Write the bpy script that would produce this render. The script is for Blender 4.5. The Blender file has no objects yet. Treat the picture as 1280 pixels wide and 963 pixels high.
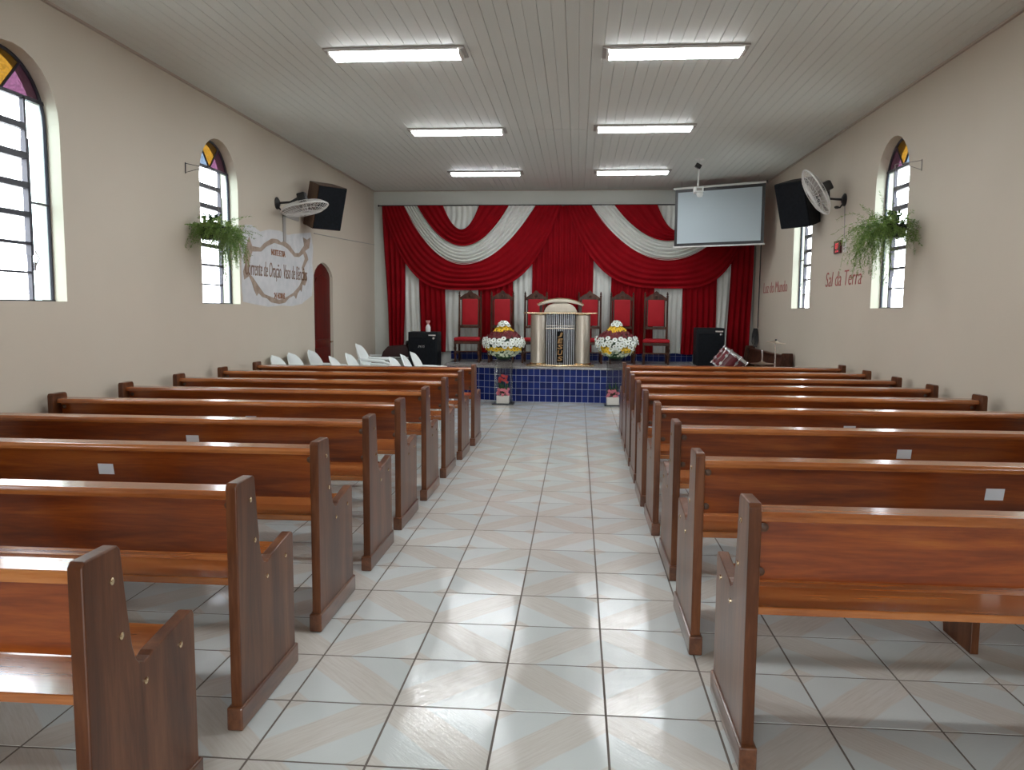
import bpy, bmesh, math, random
from mathutils import Vector, Matrix, Euler
from math import pi, sin, cos, radians as R

S = 0.88                      # plan units -> metres
COL = bpy.context.scene.collection
rnd = random.Random(7)

# ------------------------------------------------------------------ camera
cam_d = bpy.data.cameras.new('camera'); cam = bpy.data.objects.new('camera', cam_d); COL.objects.link(cam)
cam_d.sensor_fit = 'HORIZONTAL'; cam_d.sensor_width = 36.0; cam_d.lens = 36.0 * 989.5 / 1280.0
cam_d.clip_start = 0.02; cam_d.clip_end = 300
yaw, pitch, roll = 0.0821, 0.0962, -0.0068
fw = Vector((-sin(yaw) * cos(pitch), cos(yaw) * cos(pitch), -sin(pitch)))
rt = Vector((cos(yaw), sin(yaw), 0)); dn = fw.cross(rt)
rt2 = cos(roll) * rt + sin(roll) * dn; dn2 = -sin(roll) * rt + cos(roll) * dn
M = Matrix((rt2, -dn2, -fw)).transposed().to_4x4()
M.translation = Vector((1.209, -2.727, 1.687)) * S
cam.matrix_world = M
bpy.context.scene.camera = cam

# ------------------------------------------------------------------ sky, exposure
sc = bpy.context.scene
sc.view_settings.view_transform = 'Standard'; sc.view_settings.look = 'None'
sc.view_settings.exposure = 0.98; sc.view_settings.gamma = 1.0
sc.view_settings.use_curve_mapping = False
SKY = 7.4
w = bpy.data.worlds.new('overcast_sky'); sc.world = w; w.use_nodes = True
bg = w.node_tree.nodes['Background']; bg.inputs[0].default_value = (0.93, 0.97, 1.0, 1); bg.inputs[1].default_value = SKY
LAMP = 17.0
try:
    sc.cycles.max_bounces = 8; sc.cycles.diffuse_bounces = 5; sc.cycles.glossy_bounces = 4
    sc.cycles.transparent_max_bounces = 12; sc.cycles.caustics_reflective = False
    sc.cycles.sample_clamp_indirect = 8
except Exception: pass

# room numbers (plan units)
XL, XR, YB, YF, H = -3.0, 4.695, 13.52, -5.6, 4.072
ZS = 0.64                     # platform height

def portal(name, loc, rot, sx, sy):
    d = bpy.data.lights.new(name, 'AREA'); d.shape = 'RECTANGLE'; d.size = sx * S; d.size_y = sy * S
    o = bpy.data.objects.new(name, d); COL.objects.link(o); o.location = Vector(loc) * S; o.rotation_euler = rot
    d.cycles.is_portal = True
    return o
WINL = [(2.53, 3.53), (5.92, 6.92), (-1.6, -.6)]
WINR = [(2.6, 3.6), (6.17, 7.12), (9.66, 10.66), (-1.6, -.6)]
for a, b in WINL: portal('daylight_portal', (XL - .18, (a + b) / 2, 2.68), (0, R(-90), 0), 1.9, b - a)
for a, b in WINR: portal('daylight_portal', (XR + .18, (a + b) / 2, 2.68), (0, R(90), 0), 1.9, b - a)
portal('daylight_portal', (.85, YF - .2, 1.3), (R(90), 0, 0), 2.0, 2.6)

# ------------------------------------------------------------------ materials
def mat(name, col, rough=.5, metal=0., spec=.5, coat=0., emit=None, es=0., sheen=0.):
    m = bpy.data.materials.new(name); m.use_nodes = True
    b = m.node_tree.nodes['Principled BSDF']
    b.inputs['Base Color'].default_value = (*col, 1); b.inputs['Roughness'].default_value = rough
    b.inputs['Metallic'].default_value = metal; b.inputs['Specular IOR Level'].default_value = spec
    b.inputs['Coat Weight'].default_value = coat; b.inputs['Coat Roughness'].default_value = .12
    b.inputs['Sheen Weight'].default_value = sheen
    if emit: b.inputs['Emission Color'].default_value = (*emit, 1); b.inputs['Emission Strength'].default_value = es
    return m
def nt(m): t = m.node_tree; return t, t.nodes, t.links, t.nodes['Principled BSDF']
def coords(N, L, scale, kind='Object', rnd_off=False):
    tc = N.new('ShaderNodeTexCoord'); mp = N.new('ShaderNodeMapping'); mp.inputs['Scale'].default_value = scale
    L.new(tc.outputs[kind], mp.inputs['Vector'])
    if rnd_off:
        oi = N.new('ShaderNodeObjectInfo'); mu = N.new('ShaderNodeVectorMath'); mu.operation = 'SCALE'
        mu.inputs[0].default_value = (13.1, 7.7, 9.3); L.new(oi.outputs['Random'], mu.inputs['Scale'])
        L.new(mu.outputs[0], mp.inputs['Location'])
    return mp.outputs['Vector']
def noise(N, L, vec, scale, detail=4, rough=.5, dist=0.):
    n = N.new('ShaderNodeTexNoise'); n.inputs['Scale'].default_value = scale; n.inputs['Detail'].default_value = detail
    n.inputs['Roughness'].default_value = rough; n.inputs['Distortion'].default_value = dist; L.new(vec, n.inputs['Vector'])
    return n.outputs['Fac']
def ramp(N, L, fac, stops):
    r = N.new('ShaderNodeValToRGB'); e = r.color_ramp.elements
    while len(e) < len(stops): e.new(.5)
    for el, (p_, c) in zip(e, stops): el.position = p_; el.color = (*c, 1)
    L.new(fac, r.inputs['Fac']); return r.outputs['Color']
def bump(N, L, fac, b, strength=.2, dist=.01):
    bp = N.new('ShaderNodeBump'); bp.inputs['Strength'].default_value = strength; bp.inputs['Distance'].default_value = dist
    L.new(fac, bp.inputs['Height']); L.new(bp.outputs['Normal'], b.inputs['Normal'])
def mottled(name, c1, c2, scale=3., rough=.6, bs=.1, bscale=60., spec=.3, coat=0., stretch=(1, 1, 1), metal=0.):
    m = mat(name, c1, rough, metal, spec, coat); t, N, L, b = nt(m)
    v = coords(N, L, stretch); f = noise(N, L, v, scale, 5)
    L.new(ramp(N, L, f, [(.3, c1), (.7, c2)]), b.inputs['Base Color'])
    f2 = noise(N, L, v, bscale, 3); bump(N, L, f2, b, bs, .004)
    return m
def wood(name, cols, stretch, rough=.3, coat=.5, scale=3., spec=.5):
    m = mat(name, cols[0], rough, 0, spec, coat); t, N, L, b = nt(m)
    v = coords(N, L, stretch, rnd_off=True)
    f = noise(N, L, v, scale, 6, .6, .6)
    f2 = noise(N, L, v, scale * 9, 3, .6)
    mx = N.new('ShaderNodeMath'); mx.operation = 'MULTIPLY_ADD'; L.new(f2, mx.inputs[0]); mx.inputs[1].default_value = .25
    L.new(f, mx.inputs[2])
    sub = N.new('ShaderNodeMath'); sub.operation = 'SUBTRACT'; L.new(mx.outputs[0], sub.inputs[0]); sub.inputs[1].default_value = .12
    L.new(ramp(N, L, sub.outputs[0], [(.28, cols[0]), (.46, cols[1]), (.6, cols[2]), (.75, cols[3])]), b.inputs['Base Color'])
    bump(N, L, f2, b, .06, .002)
    return m

BACKW = [(.095, .014, .002), (.19, .034, .003), (.28, .062, .006), (.37, .105, .012)]
SIDEW = [(.048, .014, .005), (.088, .028, .010), (.135, .048, .019), (.18, .072, .031)]
RAILW = [(.16, .038, .008), (.27, .078, .018), (.37, .125, .033), (.46, .18, .055)]
m_back = wood('varnished_board', BACKW, (.5, 6, 6), .28, .6, 2.2)
m_rail = wood('varnished_rail', RAILW, (.5, 8, 8), .22, .6, 2.2)
m_side = wood('varnished_end', SIDEW, (5, 6, .6), .32, .15, 1.6, .25)
m_seat = wood('varnished_seat', RAILW, (.5, 6, 6), .2, .7, 2.)
m_plinth = wood('varnished_plinth', SIDEW, (5, .6, 5), .3, .5, 2.)
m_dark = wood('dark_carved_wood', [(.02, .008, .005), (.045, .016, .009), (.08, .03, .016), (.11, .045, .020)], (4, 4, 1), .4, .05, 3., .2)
m_door = wood('dark_red_door_paint', [(.05, .003, .002), (.075, .005, .003), (.1, .007, .004), (.12, .009, .006)], (6, 6, .6), .4, .1, 2., .2)
m_wall = mottled('cream_wall_paint', (.52, .462, .38), (.56, .50, .415), .7, .55, .12, 45, .35)
m_wallb = mottled('off_white_wall_paint', (.55, .56, .52), (.6, .61, .57), .8, .6, .1, 45, .3)
m_reveal = mottled('white_reveal_paint', (.72, .74, .70), (.78, .8, .76), 2, .6, .1, 45, .3)
m_ceil = mottled('white_pvc', (.60, .625, .60), (.64, .665, .64), .6, .55, .0, 20, .15, stretch=(3, .4, 1))
m_gap = mat('dark_joint', (.12, .12, .115), .8)
m_grout = mat('brown_grout', (.13, .105, .09), .8)
m_white = mat('white_plastic', (.72, .76, .75), .35)
m_whitem = mat('white_metal', (.7, .7, .68), .35)
m_black = mottled('black_cabinet_vinyl', (.004, .005, .007), (.008, .010, .013), 8, .5, .3, 180, .2)
m_mesh = mottled('black_speaker_grille', (.003, .004, .006), (.007, .009, .013), 30, .6, .3, 260, .15)
m_blackp = mat('black_plastic', (.012, .012, .013), .4)
m_iron = mat('navy_iron_paint', (.018, .018, .03), .4)
m_brownside = wood('brown_cabinet_side', [(.05, .02, .01), (.08, .035, .018), (.1, .05, .026), (.12, .06, .03)], (4, 4, 1), .4, .1, 3)
m_grey = mat('grey_raceway', (.33, .31, .29), .5)
m_chrome = mat('chrome', (.75, .75, .77), .18, 1.)
m_steel = mat('brushed_steel_bar', (.72, .75, .8), .42, .9)
m_champ = mottled('champagne_metal', (.50, .44, .36), (.55, .49, .41), 2, .38, .04, 90, .5, stretch=(20, 20, 1), metal=.65)
m_gold = mat('polished_gold_trim', (.68, .52, .33), .2, 1.)
m_goldl = mat('gold_letters', (.34, .19, .07), .6, .2)
m_granite = mottled('grey_granite', (.2, .19, .185), (.36, .345, .335), 60, .25, .02, 90, .5)
m_redc = mottled('red_satin_cloth', (.20, .0028, .006), (.25, .004, .009), 3, .7, .1, 300, .06)
m_whitec = mottled('white_satin_cloth', (.56, .575, .54), (.62, .635, .60), 3, .6, .15, 300, .3)
m_redv = mottled('red_velvet', (.30, .004, .010), (.36, .007, .014), 6, .7, .2, 200, .3)
m_screen = mat('projection_cloth', (.40, .465, .50), .85)
m_maroon = mat('maroon_drum_wrap', (.10, .006, .012), .25, 0, .5, .6)
m_marooncl = mat('maroon_cover', (.03, .006, .006), .6)
m_cymb = mat('bronze_cymbal', (.62, .5, .38), .3, 1.)
m_skin = mat('drum_skin', (.7, .7, .68), .4)
m_leaf = mottled('fern_green', (.08, .16, .03), (.24, .36, .10), 14, .55, .1, 60, .3)
m_leafd = mottled('dark_leaf_green', (.012, .04, .015), (.03, .09, .03), 14, .5, .1, 60, .3)
m_pot = mat('dark_planter', (.010, .012, .016), .5)
m_potw = mat('white_ceramic_pot', (.6, .57, .52), .4)
m_fw = mat('white_petals', (.82, .85, .80), .6)
m_fy = mat('yellow_petals', (.80, .50, .02), .6)
m_fr = mat('dark_red_petals', (.13, .006, .010), .6)
m_fg = mat('pale_green_petals', (.60, .65, .50), .6)
m_fp = mat('pink_petals', (.60, .18, .22), .6)
m_fr2 = mat('coral_red_petals', (.36, .025, .025), .6)
m_eye = mat('flower_eye', (.10, .13, .02), .7)
m_decal = mottled('pale_blue_white_decal', (.50, .515, .53), (.60, .60, .61), 9, .5, .05, 60)
m_decalb = mottled('brown_scroll_print', (.26, .19, .14), (.40, .32, .26), 12, .5, .05, 60)
m_inko = mat('orange_brown_lettering', (.26, .10, .035), .5)
m_ink = mat('brown_lettering', (.17, .08, .035), .5)
m_inkr = mat('red_lettering', (.33, .05, .045), .5)
m_paper = mat('white_sticker', (.8, .86, .93), .6)
m_print = mat('grey_blue_print', (.28, .33, .40), .6)
m_led = mat('red_led', (.2, .01, .02), .4, emit=(1., .08, .12), es=.55)
m_ledbox = mat('dark_red_display', (.05, .006, .008), .25)
m_lamp = mat('lamp_diffuser', (.9, .9, .9), .4, emit=(.95, .98, 1.), es=LAMP)
m_conc = mottled('outside_concrete', (.3, .3, .29), (.4, .4, .38), 1, .8, .2, 20)
m_bottle = mat('clear_bottle', (.8, .8, .8), .1)
m_pinkcap = mat('pink_cap', (.75, .38, .36), .4)

def clear_glass(name, tint=(1, 1, 1), refl=.08, tex=False, rough=.05):
    m = bpy.data.materials.new(name); m.use_nodes = True; t = m.node_tree; N, L = t.nodes, t.links
    N.remove(N['Principled BSDF']); out = N['Material Output']
    tr = N.new('ShaderNodeBsdfTransparent'); tr.inputs[0].default_value = (*tint, 1)
    gl = N.new('ShaderNodeBsdfGlossy'); gl.inputs['Roughness'].default_value = rough; gl.inputs[0].default_value = (.9, .9, .9, 1)
    mx = N.new('ShaderNodeMixShader'); mx.inputs[0].default_value = refl
    L.new(tr.outputs[0], mx.inputs[1]); L.new(gl.outputs[0], mx.inputs[2]); L.new(mx.outputs[0], out.inputs[0])
    if tex:
        tc = N.new('ShaderNodeTexCoord'); vo = N.new('ShaderNodeTexVoronoi'); vo.inputs['Scale'].default_value = 60
        L.new(tc.outputs['Object'], vo.inputs['Vector'])
        r = N.new('ShaderNodeValToRGB'); e = r.color_ramp.elements
        e[0].position = .1; e[0].color = (*[min(1, c * 1.25) for c in tint], 1); e[1].position = .65; e[1].color = (*[c * .78 for c in tint], 1)
        L.new(vo.outputs['Distance'], r.inputs['Fac']); L.new(r.outputs['Color'], tr.inputs[0])
    return m
g_clear = clear_glass('window_glass', (.97, .98, 1.))
g_frost = clear_glass('greenish_side_glass', (.24, .29, .29), .1)
g_amber = clear_glass('amber_cathedral_glass', (.235, .165, .055), .06, True)
g_mag = clear_glass('magenta_cathedral_glass', (.185, .115, .16), .06, True)
g_blue = clear_glass('pale_blue_cathedral_glass', (.175, .205, .24), .06, True)
g_acr = clear_glass('acrylic_sheet', (.86, .88, .88), .07)

# floor tile: beige diagonal plank band plus two small corner triangles
def tile_material():
    m = mat('glazed_floor_tile', (.6, .62, .61), .16, 0, .55); t, N, L, b = nt(m)
    uv = N.new('ShaderNodeUVMap'); uv.uv_map = 'UVMap'; sp = N.new('ShaderNodeSeparateXYZ'); L.new(uv.outputs[0], sp.inputs[0])
    def mth(op, a, c, cl=False):
        n = N.new('ShaderNodeMath'); n.operation = op; n.use_clamp = cl
        for i, q in enumerate((a, c)):
            if q is None: continue
            if isinstance(q, (int, float)): n.inputs[i].default_value = q
            else: L.new(q, n.inputs[i])
        return n.outputs[0]
    u = mth('MODULO', sp.outputs[0], 1.0); v = mth('MODULO', sp.outputs[1], 1.0)
    d = mth('SUBTRACT', u, v); s = mth('ADD', u, v)
    ad = mth('ABSOLUTE', d, None)
    cb = N.new('ShaderNodeCombineXYZ'); L.new(mth('MULTIPLY', s, 1.6), cb.inputs[0]); L.new(mth('MULTIPLY', d, 26.), cb.inputs[1])
    oi = N.new('ShaderNodeObjectInfo'); L.new(mth('MULTIPLY', oi.outputs['Random'], 40.), cb.inputs[2])
    st = noise(N, L, cb.outputs[0], 1.2, 4, .6)
    ew = mth('ADD', ad, mth('MULTIPLY', st, .04))
    band = mth('SUBTRACT', 1., mth('MULTIPLY', mth('SUBTRACT', ew, .30), 45., True), True)
    corner = mth('MULTIPLY', mth('SUBTRACT', ad, .80), 40., True)
    mk = mth('MAXIMUM', band, corner)
    beige = ramp(N, L, st, [(.3, (.52, .485, .44)), (.5, (.56, .53, .485)), (.7, (.59, .565, .53))])
    fv = coords(N, L, (1, 1, 1)); cl = noise(N, L, fv, 2.5, 3)
    white = ramp(N, L, cl, [(.3, (.54, .575, .57)), (.7, (.585, .615, .605))])
    mx = N.new('ShaderNodeMix'); mx.data_type = 'RGBA'; L.new(mk, mx.inputs['Factor']); L.new(white, mx.inputs[6]); L.new(beige, mx.inputs[7])
    L.new(mx.outputs[2], b.inputs['Base Color'])
    # brushed glaze relief, direction of the band or across it
    cb2 = N.new('ShaderNodeCombineXYZ'); L.new(mth('MULTIPLY', s, 3.), cb2.inputs[0]); L.new(mth('MULTIPLY', d, 24.), cb2.inputs[1])
    L.new(mth('MULTIPLY', oi.outputs['Random'], 17.), cb2.inputs[2])
    rl = noise(N, L, cb2.outputs[0], 1.5, 3, .6, .6)
    bump(N, L, rl, b, .36, .0015)
    r2 = ramp(N, L, rl, [(.35, (.04, .04, .04)), (.7, (.13, .13, .13))]); L.new(r2, b.inputs['Roughness'])
    return m
m_tile = tile_material()
def bluetile():
    m = mat('blue_glazed_tile', (.01, .02, .14), .38, 0, .12); t, N, L, b = nt(m)
    oi = N.new('ShaderNodeObjectInfo')
    L.new(ramp(N, L, oi.outputs['Random'], [(0., (.004, .010, .085)), (.5, (.007, .017, .125)), (1., (.012, .028, .17))]), b.inputs['Base Color'])
    v = coords(N, L, (1, 1, 1), rnd_off=True); bump(N, L, noise(N, L, v, 12, 3), b, .25, .004)
    return m
m_blue = bluetile()
m_groutw = mat('pale_blue_grout', (.42, .45, .56), .7)

# ------------------------------------------------------------------ mesh helpers
class MB:
    def __init__(s): s.v = []; s.f = []
    def add(s, vs, fs, M=None):
        n = len(s.v)
        for p in vs:
            p = Vector(p); s.v.append(M @ p if M else p)
        s.f += [tuple(i + n for i in f) for f in fs]; return s
    def box(s, a, b, M=None):
        (x0, y0, z0), (x1, y1, z1) = a, b
        return s.add([(x0, y0, z0), (x1, y0, z0), (x1, y1, z0), (x0, y1, z0), (x0, y0, z1), (x1, y0, z1), (x1, y1, z1), (x0, y1, z1)],
                     [(0, 3, 2, 1), (4, 5, 6, 7), (0, 1, 5, 4), (1, 2, 6, 5), (2, 3, 7, 6), (3, 0, 4, 7)], M)
    def prism(s, poly, lo, hi, axis='x', M=None):
        # poly in the plane normal to axis; x:(y,z) y:(x,z) z:(x,y)
        def P(q, h): return {'x': (h, q[0], q[1]), 'y': (q[0], h, q[1]), 'z': (q[0], q[1], h)}[axis]
        n = len(poly); vs = [P(q, lo) for q in poly] + [P(q, hi) for q in poly]
        fs = [tuple(range(n))[::-1], tuple(range(n, 2 * n))] + [(i, (i + 1) % n, n + (i + 1) % n, n + i) for i in range(n)]
        return s.add(vs, fs, M)
    def tube(s, pts, r, n=8, closed=False, M=None):
        pts = [Vector(p) for p in pts]; m = len(pts); rs = r if isinstance(r, (list, tuple)) else [r] * m
        vs = []; up = None
        for i, p in enumerate(pts):
            if closed: t = pts[(i + 1) % m] - pts[i - 1]
            else: t = pts[min(i + 1, m - 1)] - pts[max(i - 1, 0)]
            t.normalize()
            if up is None:
                up = Vector((0, 0, 1)) if abs(t.z) < .9 else Vector((1, 0, 0))
            a = t.cross(up).normalized(); b_ = a.cross(t).normalized(); up = b_
            for k in range(n):
                an = 2 * pi * k / n; vs.append(p + (a * cos(an) + b_ * sin(an)) * rs[i])
        fs = []
        for i in range(m if closed else m - 1):
            j = (i + 1) % m
            for k in range(n): fs.append((i * n + k, i * n + (k + 1) % n, j * n + (k + 1) % n, j * n + k))
        if not closed: fs += [tuple(range(n))[::-1], tuple(range((m - 1) * n, m * n))]
        return s.add(vs, fs, M)
    def lathe(s, prof, n=20, M=None, c=(0, 0, 0), a0=0, a1=2 * pi):
        full = abs(a1 - a0 - 2 * pi) < 1e-6; k = n if full else n + 1; vs = []
        for (r, z) in prof:
            for i in range(k):
                a = a0 + (a1 - a0) * i / n; vs.append((c[0] + r * cos(a), c[1] + r * sin(a), c[2] + z))
        fs = []
        for j in range(len(prof) - 1):
            for i in range(n):
                i2 = (i + 1) % k; fs.append((j * k + i, j * k + i2, (j + 1) * k + i2, (j + 1) * k + i))
        fs += [tuple(range(k))[::-1], tuple(range((len(prof) - 1) * k, len(prof) * k))]
        return s.add(vs, fs, M)
    def grid(s, fn, nu, nv, M=None, thick=None):
        vs = [fn(i / nu, j / nv) for j in range(nv + 1) for i in range(nu + 1)]
        fs = [(j * (nu + 1) + i, j * (nu + 1) + i + 1, (j + 1) * (nu + 1) + i + 1, (j + 1) * (nu + 1) + i) for j in range(nv) for i in range(nu)]
        return s.add(vs, fs, M)
    def mesh(s, name, m, bev=0., smooth=False, solid=0., seg=2):
        me = bpy.data.meshes.new(name); me.from_pydata([tuple(p * S) for p in s.v], [], s.f)
        bm = bmesh.new(); bm.from_mesh(me)
        if solid: bmesh.ops.solidify(bm, geom=bm.faces[:], thickness=solid * S)
        bmesh.ops.recalc_face_normals(bm, faces=bm.faces[:])
        if bev:
            es = [e for e in bm.edges if len(e.link_faces) == 2 and e.calc_face_angle(0) > .5]
            bmesh.ops.bevel(bm, geom=es, offset=bev * S, segments=seg, affect='EDGES', profile=.5, clamp_overlap=True)
        bm.to_mesh(me); bm.free()
        me.materials.append(m)
        if smooth:
            for p in me.polygons: p.use_smooth = True
            try: me.set_sharp_from_angle(angle=R(42))
            except Exception: pass
        return me
    def build(s, name, m, parent=None, loc=(0, 0, 0), rz=0., **k):
        o = bpy.data.objects.new(name, s.mesh(name, m, **k)); COL.objects.link(o)
        if parent: o.parent = parent
        o.location = Vector(loc) * S
        if rz: o.rotation_euler = (0, 0, rz)
        return o
def tag(o, label=None, cat=None, group=None, kind=None):
    if label: o['label'] = label
    if cat: o['category'] = cat
    if group: o['group'] = group
    if kind: o['kind'] = kind
    return o
def thing(name, loc, label, cat, group=None, rz=0.):
    o = bpy.data.objects.new(name, None); COL.objects.link(o); o.empty_display_size = .1
    o.location = Vector(loc) * S; o.rotation_euler = (0, 0, rz)
    return tag(o, label, cat, group)
def kids(o): return [c for c in bpy.data.objects if c.parent == o]
def copy_tree(o, parent=None, cache={}):
    if o.name not in cache: cache[o.name] = [c for c in bpy.data.objects if c.parent == o]
    c = o.copy(); COL.objects.link(c); c.parent = parent
    for ch in cache[o.name]: copy_tree(ch, c)
    return c
def place(o, loc, rz=0., label=None, group=None):
    o.location = Vector(loc) * S; o.rotation_euler = (0, 0, rz)
    if label: o['label'] = label
    if group: o['group'] = group
    return o
def inst(name, me, parent, loc, rot=(0, 0, 0), sc_=1.):
    o = bpy.data.objects.new(name, me); COL.objects.link(o); o.parent = parent
    o.location = Vector(loc) * S; o.rotation_euler = rot
    if sc_ != 1.: o.scale = (sc_,) * 3
    return o
def frame(origin, xa, ya, za):
    m = Matrix((Vector(xa), Vector(ya), Vector(za))).transposed().to_4x4(); m.translation = Vector(origin); return m
def text(name, body, m, M, width, height, parent=None, shear=0., depth=.004, off=-.012):
    c = bpy.data.curves.new(name, 'FONT'); c.body = body; c.size = 1; c.extrude = .01; c.shear = shear; c.offset = off; c.resolution_u = 3
    o = bpy.data.objects.new('t', c); COL.objects.link(o); dg = bpy.context.evaluated_depsgraph_get(); dg.update()
    me = bpy.data.meshes.new_from_object(o.evaluated_get(dg)); bpy.data.objects.remove(o)
    V_ = [v.co.copy() for v in me.vertices]; F_ = [tuple(p.vertices) for p in me.polygons]; bpy.data.meshes.remove(me)
    xs = [v.x for v in V_]; ys = [v.y for v in V_]; x0, x1, y0, y1 = min(xs), max(xs), min(ys), max(ys)
    par = list(range(len(V_)))
    def find(a):
        while par[a] != a: par[a] = par[par[a]]; a = par[a]
        return a
    for f in F_:
        for k in f[1:]: par[find(k)] = find(f[0])
    # front, back and rim of a letter share positions
    pos = {}
    for k, v in enumerate(V_):
        q = (round(v.x, 4), round(v.y, 4))
        if q in pos: par[find(k)] = find(pos[q])
        else: pos[q] = k
    cl = {}
    for k in range(len(V_)): cl.setdefault(find(k), []).append(k)
    cs = sorted(([min(xs[k] for k in g), max(xs[k] for k in g), g] for g in cl.values()), key=lambda q: q[0]); out = []
    for a, b_, g in cs:
        if out and min(b_, out[-1][1]) - max(a, out[-1][0]) > .75 * min(b_ - a, out[-1][1] - out[-1][0]): out[-1][1] = max(b_, out[-1][1]); out[-1][2] += g
        else: out.append([a, b_, g])
    res = []
    for a, b_, g in out:
        idx = {k: n for n, k in enumerate(g)}
        vs = [(M @ Vector(((V_[k].x - (x0 + x1) / 2) / (x1 - x0) * width, (V_[k].y - (y0 + y1) / 2) / (y1 - y0) * height, V_[k].z / .01 * depth / 2 + depth / 2))) * S for k in g]
        me = bpy.data.meshes.new(name); me.from_pydata([tuple(v) for v in vs], [], [tuple(idx[k] for k in f) for f in F_ if f[0] in idx]); me.materials.append(m)
        o = bpy.data.objects.new(name, me); COL.objects.link(o)
        if parent: o.parent = parent
        res.append(o)
    return res

# ------------------------------------------------------------------ room shell
gb = MB().box((-30, -30, -.3), (30, 40, -.12)); tag(gb.build('ground', m_conc), kind='structure')
fl = MB().box((XL - .2, YF - .2, -.1), (XR + .2, YB + .2, -.002)).build('floor', m_grout); tag(fl, kind='structure')

T = .45
def tile_mesh(name, cells):
    vs, fs, uvs = [], [], []
    for (i, j) in cells:
        x0, y0 = max(i * T + .0026, XL), j * T + .0034; x1, y1 = min((i + 1) * T - .0026, XR), (j + 1) * T - .0034
        dz = rnd.uniform(-.0006, 0)
        n = len(vs); b_ = .0025
        vs += [(x0, y0, -.006), (x1, y0, -.006), (x1, y1, -.006), (x0, y1, -.006), (x0 + b_, y0 + b_, dz), (x1 - b_, y0 + b_, dz), (x1 - b_, y1 - b_, dz), (x0 + b_, y1 - b_, dz)]
        fs += [(n + 4, n + 5, n + 6, n + 7), (n, n + 1, n + 5, n + 4), (n + 1, n + 2, n + 6, n + 5), (n + 2, n + 3, n + 7, n + 6), (n + 3, n, n + 4, n + 7)]
        for k in range(8):
            x, y, z = vs[n + k]; u, v = (x - i * T) / T, (y - j * T) / T
            if (i + j) % 2: u = 1 - u
            uvs.append((min(max(u, .001), .999), min(max(v, .001), .999)))
    return vs, fs, uvs
def tile_obj(name, cells):
    vs, fs, uvs = tile_mesh(name, cells); c = cells[0]; ox, oy = (c[0] + .5) * T, (c[1] + .5) * T
    me = bpy.data.meshes.new(name); me.from_pydata([((x - ox) * S, (y - oy) * S, z * S) for x, y, z in vs], [], fs)
    uvl = me.uv_layers.new(name='UVMap')
    for lp in me.loops: uvl.data[lp.index].uv = uvs[lp.vertex_index]
    me.materials.append(m_tile); o = bpy.data.objects.new(name, me); COL.objects.link(o); o.parent = fl; o.location = (ox * S, oy * S, 0)
    return o
rest = []; i0, i1, j0, j1 = math.floor(XL / T), math.ceil(XR / T), math.floor(YF / T) + 1, math.ceil(YB / T)
near = {}
for j in range(j0, j1):
    for i in range(i0, i1):
        if -1 <= j <= 13: 
            if i in (i0, i1 - 1) or not near.get((i + j) % 2):
                o = tile_obj('floor_tile', [(i, j)])
                if i not in (i0, i1 - 1): near[(i + j) % 2] = o
            else:
                o = near[(i + j) % 2].copy(); COL.objects.link(o); o.location = ((i + .5) * T * S, (j + .5) * T * S, rnd.uniform(-.0005, .0001))
        else: rest.append((i, j))
o = tile_obj('floor_tile', rest); tag(o, kind='stuff')

# arched openings ---------------------------------------------------------
def arch_pts(a, b, z0, r, n=14, pw=1.):
    c = (a + b) / 2; h = (b - a) / 2
    return [(c - h * cos(pi * k / n), z0 + r * sin(pi * k / n) ** pw) for k in range(n + 1)]
def door_top(a, b):
    return [(a, 2.2), (a + .06, 2.28), (a + .2, 2.36), (a + .36, 2.41), ((a + b) / 2, 2.425), (b - .36, 2.41), (b - .2, 2.36), (b - .06, 2.28), (b, 2.2)]
def side_wall(name, x0, x1, ops, m):
    w_ = MB(); y = YF
    for (a, b, sill, top) in sorted(ops):
        w_.box((x0, y, 0), (x1, a, H + .25))
        if sill > 0: w_.box((x0, a, 0), (x1, b, sill))
        for k in range(len(top) - 1):
            (ya, za), (yb, zb) = top[k], top[k + 1]
            w_.prism([(ya, za), (yb, zb), (yb, H + .25), (ya, H + .25)], x0, x1, 'x')
        y = b
    w_.box((x0, y, 0), (x1, YB, H + .25))
    return tag(w_.build(name, m), kind='structure')
SILL, SPR, AR = 1.72, 3.13, .5
opsL = [(a, b, SILL, arch_pts(a, b, SPR, AR)) for a, b in WINL] + [(9.71, 10.68, 0, door_top(9.71, 10.68))]
opsR = [(a, b, SILL, arch_pts(a, b, SPR, AR)) for a, b in WINR]
TH = .22
wl = side_wall('wall_left', XL - TH, XL, opsL, m_wall); wr = side_wall('wall_right', XR, XR + TH, opsR, m_wall)
tag(MB().box((XL - TH, YB, 0), (XR + TH, YB + .2, H + .25)).build('wall_back', m_wallb), kind='structure')
wf = MB()
wf.box((XL - TH, YF - .2, 0), (-.15, YF, H + .25)).box((1.85, YF - .2, 0), (XR + TH, YF, H + .25)).box((-.15, YF - .2, 2.6), (1.85, YF, H + .25))
tag(wf.build('wall_front', m_wall), kind='structure')

# ceiling of long tongued PVC planks ----------------------------------------
ce = MB().box((XL, YF, H + .02), (XR, YB, H + .25)).build('ceiling', m_gap); tag(ce, kind='structure')
def plank(L_, wdt):
    g = wdt / 2
    pr = []
    for a, b in ((0, g), (g, wdt)):
        pr += [(a + .001, .005), (a + .0035, .0), (b - .0035, .0), (b - .001, .005)]
    pr += [(wdt, .02), (0, .02)]
    return MB().prism(pr, 0, L_, 'y')
PW = (XR - XL) / 34
for (ya, yb) in ((YF, 8.12), (8.125, YB)):
    me = plank(yb - ya, PW).mesh('ceiling_plank', m_ceil)
    for k in range(34): inst('ceiling_plank', me, ce, (XL + k * PW, ya, H + rnd.uniform(0, .0015)))
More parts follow.
